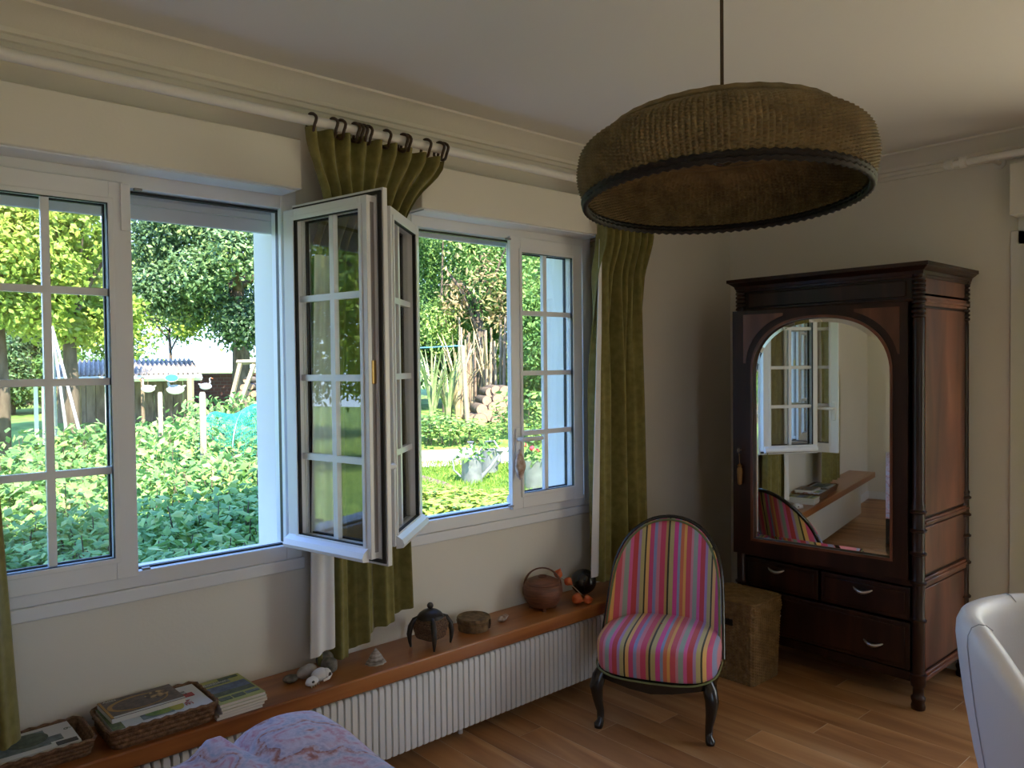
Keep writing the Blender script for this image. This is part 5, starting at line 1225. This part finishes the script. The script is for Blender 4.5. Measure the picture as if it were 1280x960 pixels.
cn = thing('cane_clump', 'clump of tall pale bamboo canes behind the woodpile', 'bamboo', ground(604, 16.5)); gg = random.Random(2)
for k in range(26):
    px = gg.uniform(575, 632); d = gg.uniform(16.1, 17.0); b = ground(px, d); q = at(px+gg.uniform(-5, 5), gg.uniform(395, 440), d)
    MB().tube([b, b.lerp(q, .5)+Vector((gg.uniform(-.03, .03), 0, 0)), q], [.03, .028, .02], 6).build('cane', M_POST if k % 3 else M_OLDWOOD, cn, world=True)
a, b = ground_px(585, 534), at(578, 432, 15.2)
solo(MB().tube([(0, 0, 0), tuple(b-a)], [.055, .045], 10), 'wooden_post', M_POST, 'leaning pale wooden post carrying the blue line', 'post', a)
solo(MB().tube([at(480, 437, 15)-at(480, 437, 15), at(530, 434.5, 15.2)-at(480, 437, 15), at(579, 432, 15.4)-at(480, 437, 15)], .012, 6), 'washing_line', mat('blue_cord', (.05, .22, .42), rough=.6), 'blue washing line tied to the leaning post', 'line', at(480, 437, 15))
# path, border edging, lawn blades
pm_ = MB().grid(lambda u, v: (lambda p: (p.x, p.y, gz(fwd(p.x, p.y))+.02))(ground_px(470+178*u, (566-6*u)*v+(588-9*u)*(1-v))), 12, 8)
struct(pm_, 'garden_path', mat('pale_gravel', (.50, .43, .36), (.62, .55, .47), scale=6, rough=.9), 'pale gravel path crossing the lawn', 'path')
a, b = ground_px(528, 600), ground_px(560, 610)
solo(MB().tube([(0, 0, .02), tuple(b-a+Vector((0, 0, .02)))], .06, 4), 'log_edging', M_OLDWOOD, 'dark timber edging at the corner of the lawn', 'edging', a, smooth=0)
nb = 9000; P = []
for k in range(nb):
    px, py = random.uniform(505, 700), random.uniform(578, 632); q = on_z(px, py, -.25) if py > 610 else ground_px(px, py); P.append((q.x, q.y, gz(fwd(q.x, q.y))))
P = np.array(P); me = leaf_mesh('lawn_grass', P, np.random.default_rng(3).normal(size=(nb, 3))*np.array([1, 1, .15]), np.full(nb, .10), L_GRASS, aspect=.14, fold=-.1, seed=4)
co = np.empty(len(me.vertices)*3, dtype=np.float32); me.vertices.foreach_get('co', co); co = co.reshape(-1, 5, 3); flip = co[:, 4, 2] < co[:, 0, 2]
co[flip, :, 2] = 2*co[flip, :1, 2]-co[flip, :, 2]; me.vertices.foreach_set('co', co.reshape(-1))
o = bpy.data.objects.new('lawn_grass', me); COL.objects.link(o); tag(o, 'short bright grass of the lawn beside the path', 'grass', kind='stuff')
# low yellow-green plants under the striped-chair window
ly = bush_proto('border_plant', 'low yellow-green leafy plant below the window beside the striped chair', 'plant', 'yellow-green plants below the chair-side window', 150, .42, .15, L_MAPLE, 6, 71, z0=.15)
first = True
for k in range(26):
    px = 500+k % 13*13+g.uniform(-4, 4); d = 8.4+(k//13)*1.0+g.uniform(-.2, .2); o = ly if first else copy_tree(ly); first = False
    b = ground(px, d); z = at(px, 613+g.uniform(-7, 6) if k >= 13 else 624, d).z
    o.location = b; o.scale = (.8, .8, max(.2, z-b.z)); o.rotation_euler = (0, 0, k*1.7)
# watering cans and bucket
M_ZINC = mat('dull_zinc', (.22, .23, .25), (.32, .33, .35), scale=8, rough=.5, metal=.35)
def watering_can(px, py, d, s, rz, lab):
    p = ground_px(px, py); t = thing('watering_can', lab, 'watering can', p, rz)
    MB().lathe([(.155*s, 0), (.16*s, .01*s), (.145*s, .36*s), (.15*s, .37*s), (.135*s, .37*s), (.12*s, .30*s), (0.01, .30*s)], 24).build('body', M_ZINC, t)
    MB().tube([(.13*s, 0, .08*s), (.30*s, 0, .26*s), (.42*s, 0, .44*s)], [.035*s, .026*s, .022*s], 10).lathe([(.022*s, 0), (.06*s, .05*s), (.0, .055*s)], 16, (.42*s, 0, .43*s)).build('spout', M_ZINC, t)
    MB().tube([(-.14*s, 0, .08*s), (-.27*s, 0, .20*s), (-.28*s, 0, .36*s), (-.13*s, 0, .52*s), (.06*s, 0, .50*s), (.13*s, 0, .36*s)], .014*s, 8).build('handle', M_ZINC, t)
    gq = np.random.default_rng(int(px)); P = gq.normal(size=(60, 3))*np.array([.09, .09, .06])*s+np.array([0, 0, .40*s])
    f_ = bpy.data.objects.new('plant', leaf_mesh('plant', P, gq.normal(size=(60, 3))+np.array([0, 0, .8]), np.full(60, .10*s), L_MID, seed=int(px))); COL.objects.link(f_); f_.parent = t; f_['kind'] = 'stuff'
watering_can(590, 604, 13.1, 1.05, math.atan2(_r.y, _r.x), 'zinc watering can planted with greenery, spout towards the path')
watering_can(611, 590, 13.9, 1.0, math.atan2(_r.y, _r.x)+2.4, 'second zinc watering can with greenery, standing farther back on the lawn')
p = ground_px(666, 613); bk2 = thing('zinc_bucket', 'tall zinc bucket planted with red flowers on the lawn', 'bucket', p)
MB().lathe([(.15, 0), (.155, .01), (.20, .44), (.205, .45), (.19, .45), (.17, .38), (.01, .38)], 24).build('body', M_ZINC, bk2)
MB().tube([(.19, 0, .42), (.24, .02, .30), (.22, .04, .22)], .008, 6).build('handle', M_ZINC, bk2)
gq = np.random.default_rng(5); P = gq.normal(size=(110, 3))*np.array([.13, .13, .08])+np.array([0, 0, .52])
o = bpy.data.objects.new('plant', leaf_mesh('plant', P, gq.normal(size=(110, 3))+np.array([0, 0, .8]), np.full(110, .10), L_MID, seed=9)); COL.objects.link(o); o.parent = bk2; o['kind'] = 'stuff'
for k in range(7): MB().ball((gq.normal()*.12, gq.normal()*.12, .62+gq.uniform(-.03, .07)), .035, .035, .03, n=10, m=6, noise=.15, seed=k).build('flower', mat('red_flower', (.62, .05, .06), rough=.6), bk2)
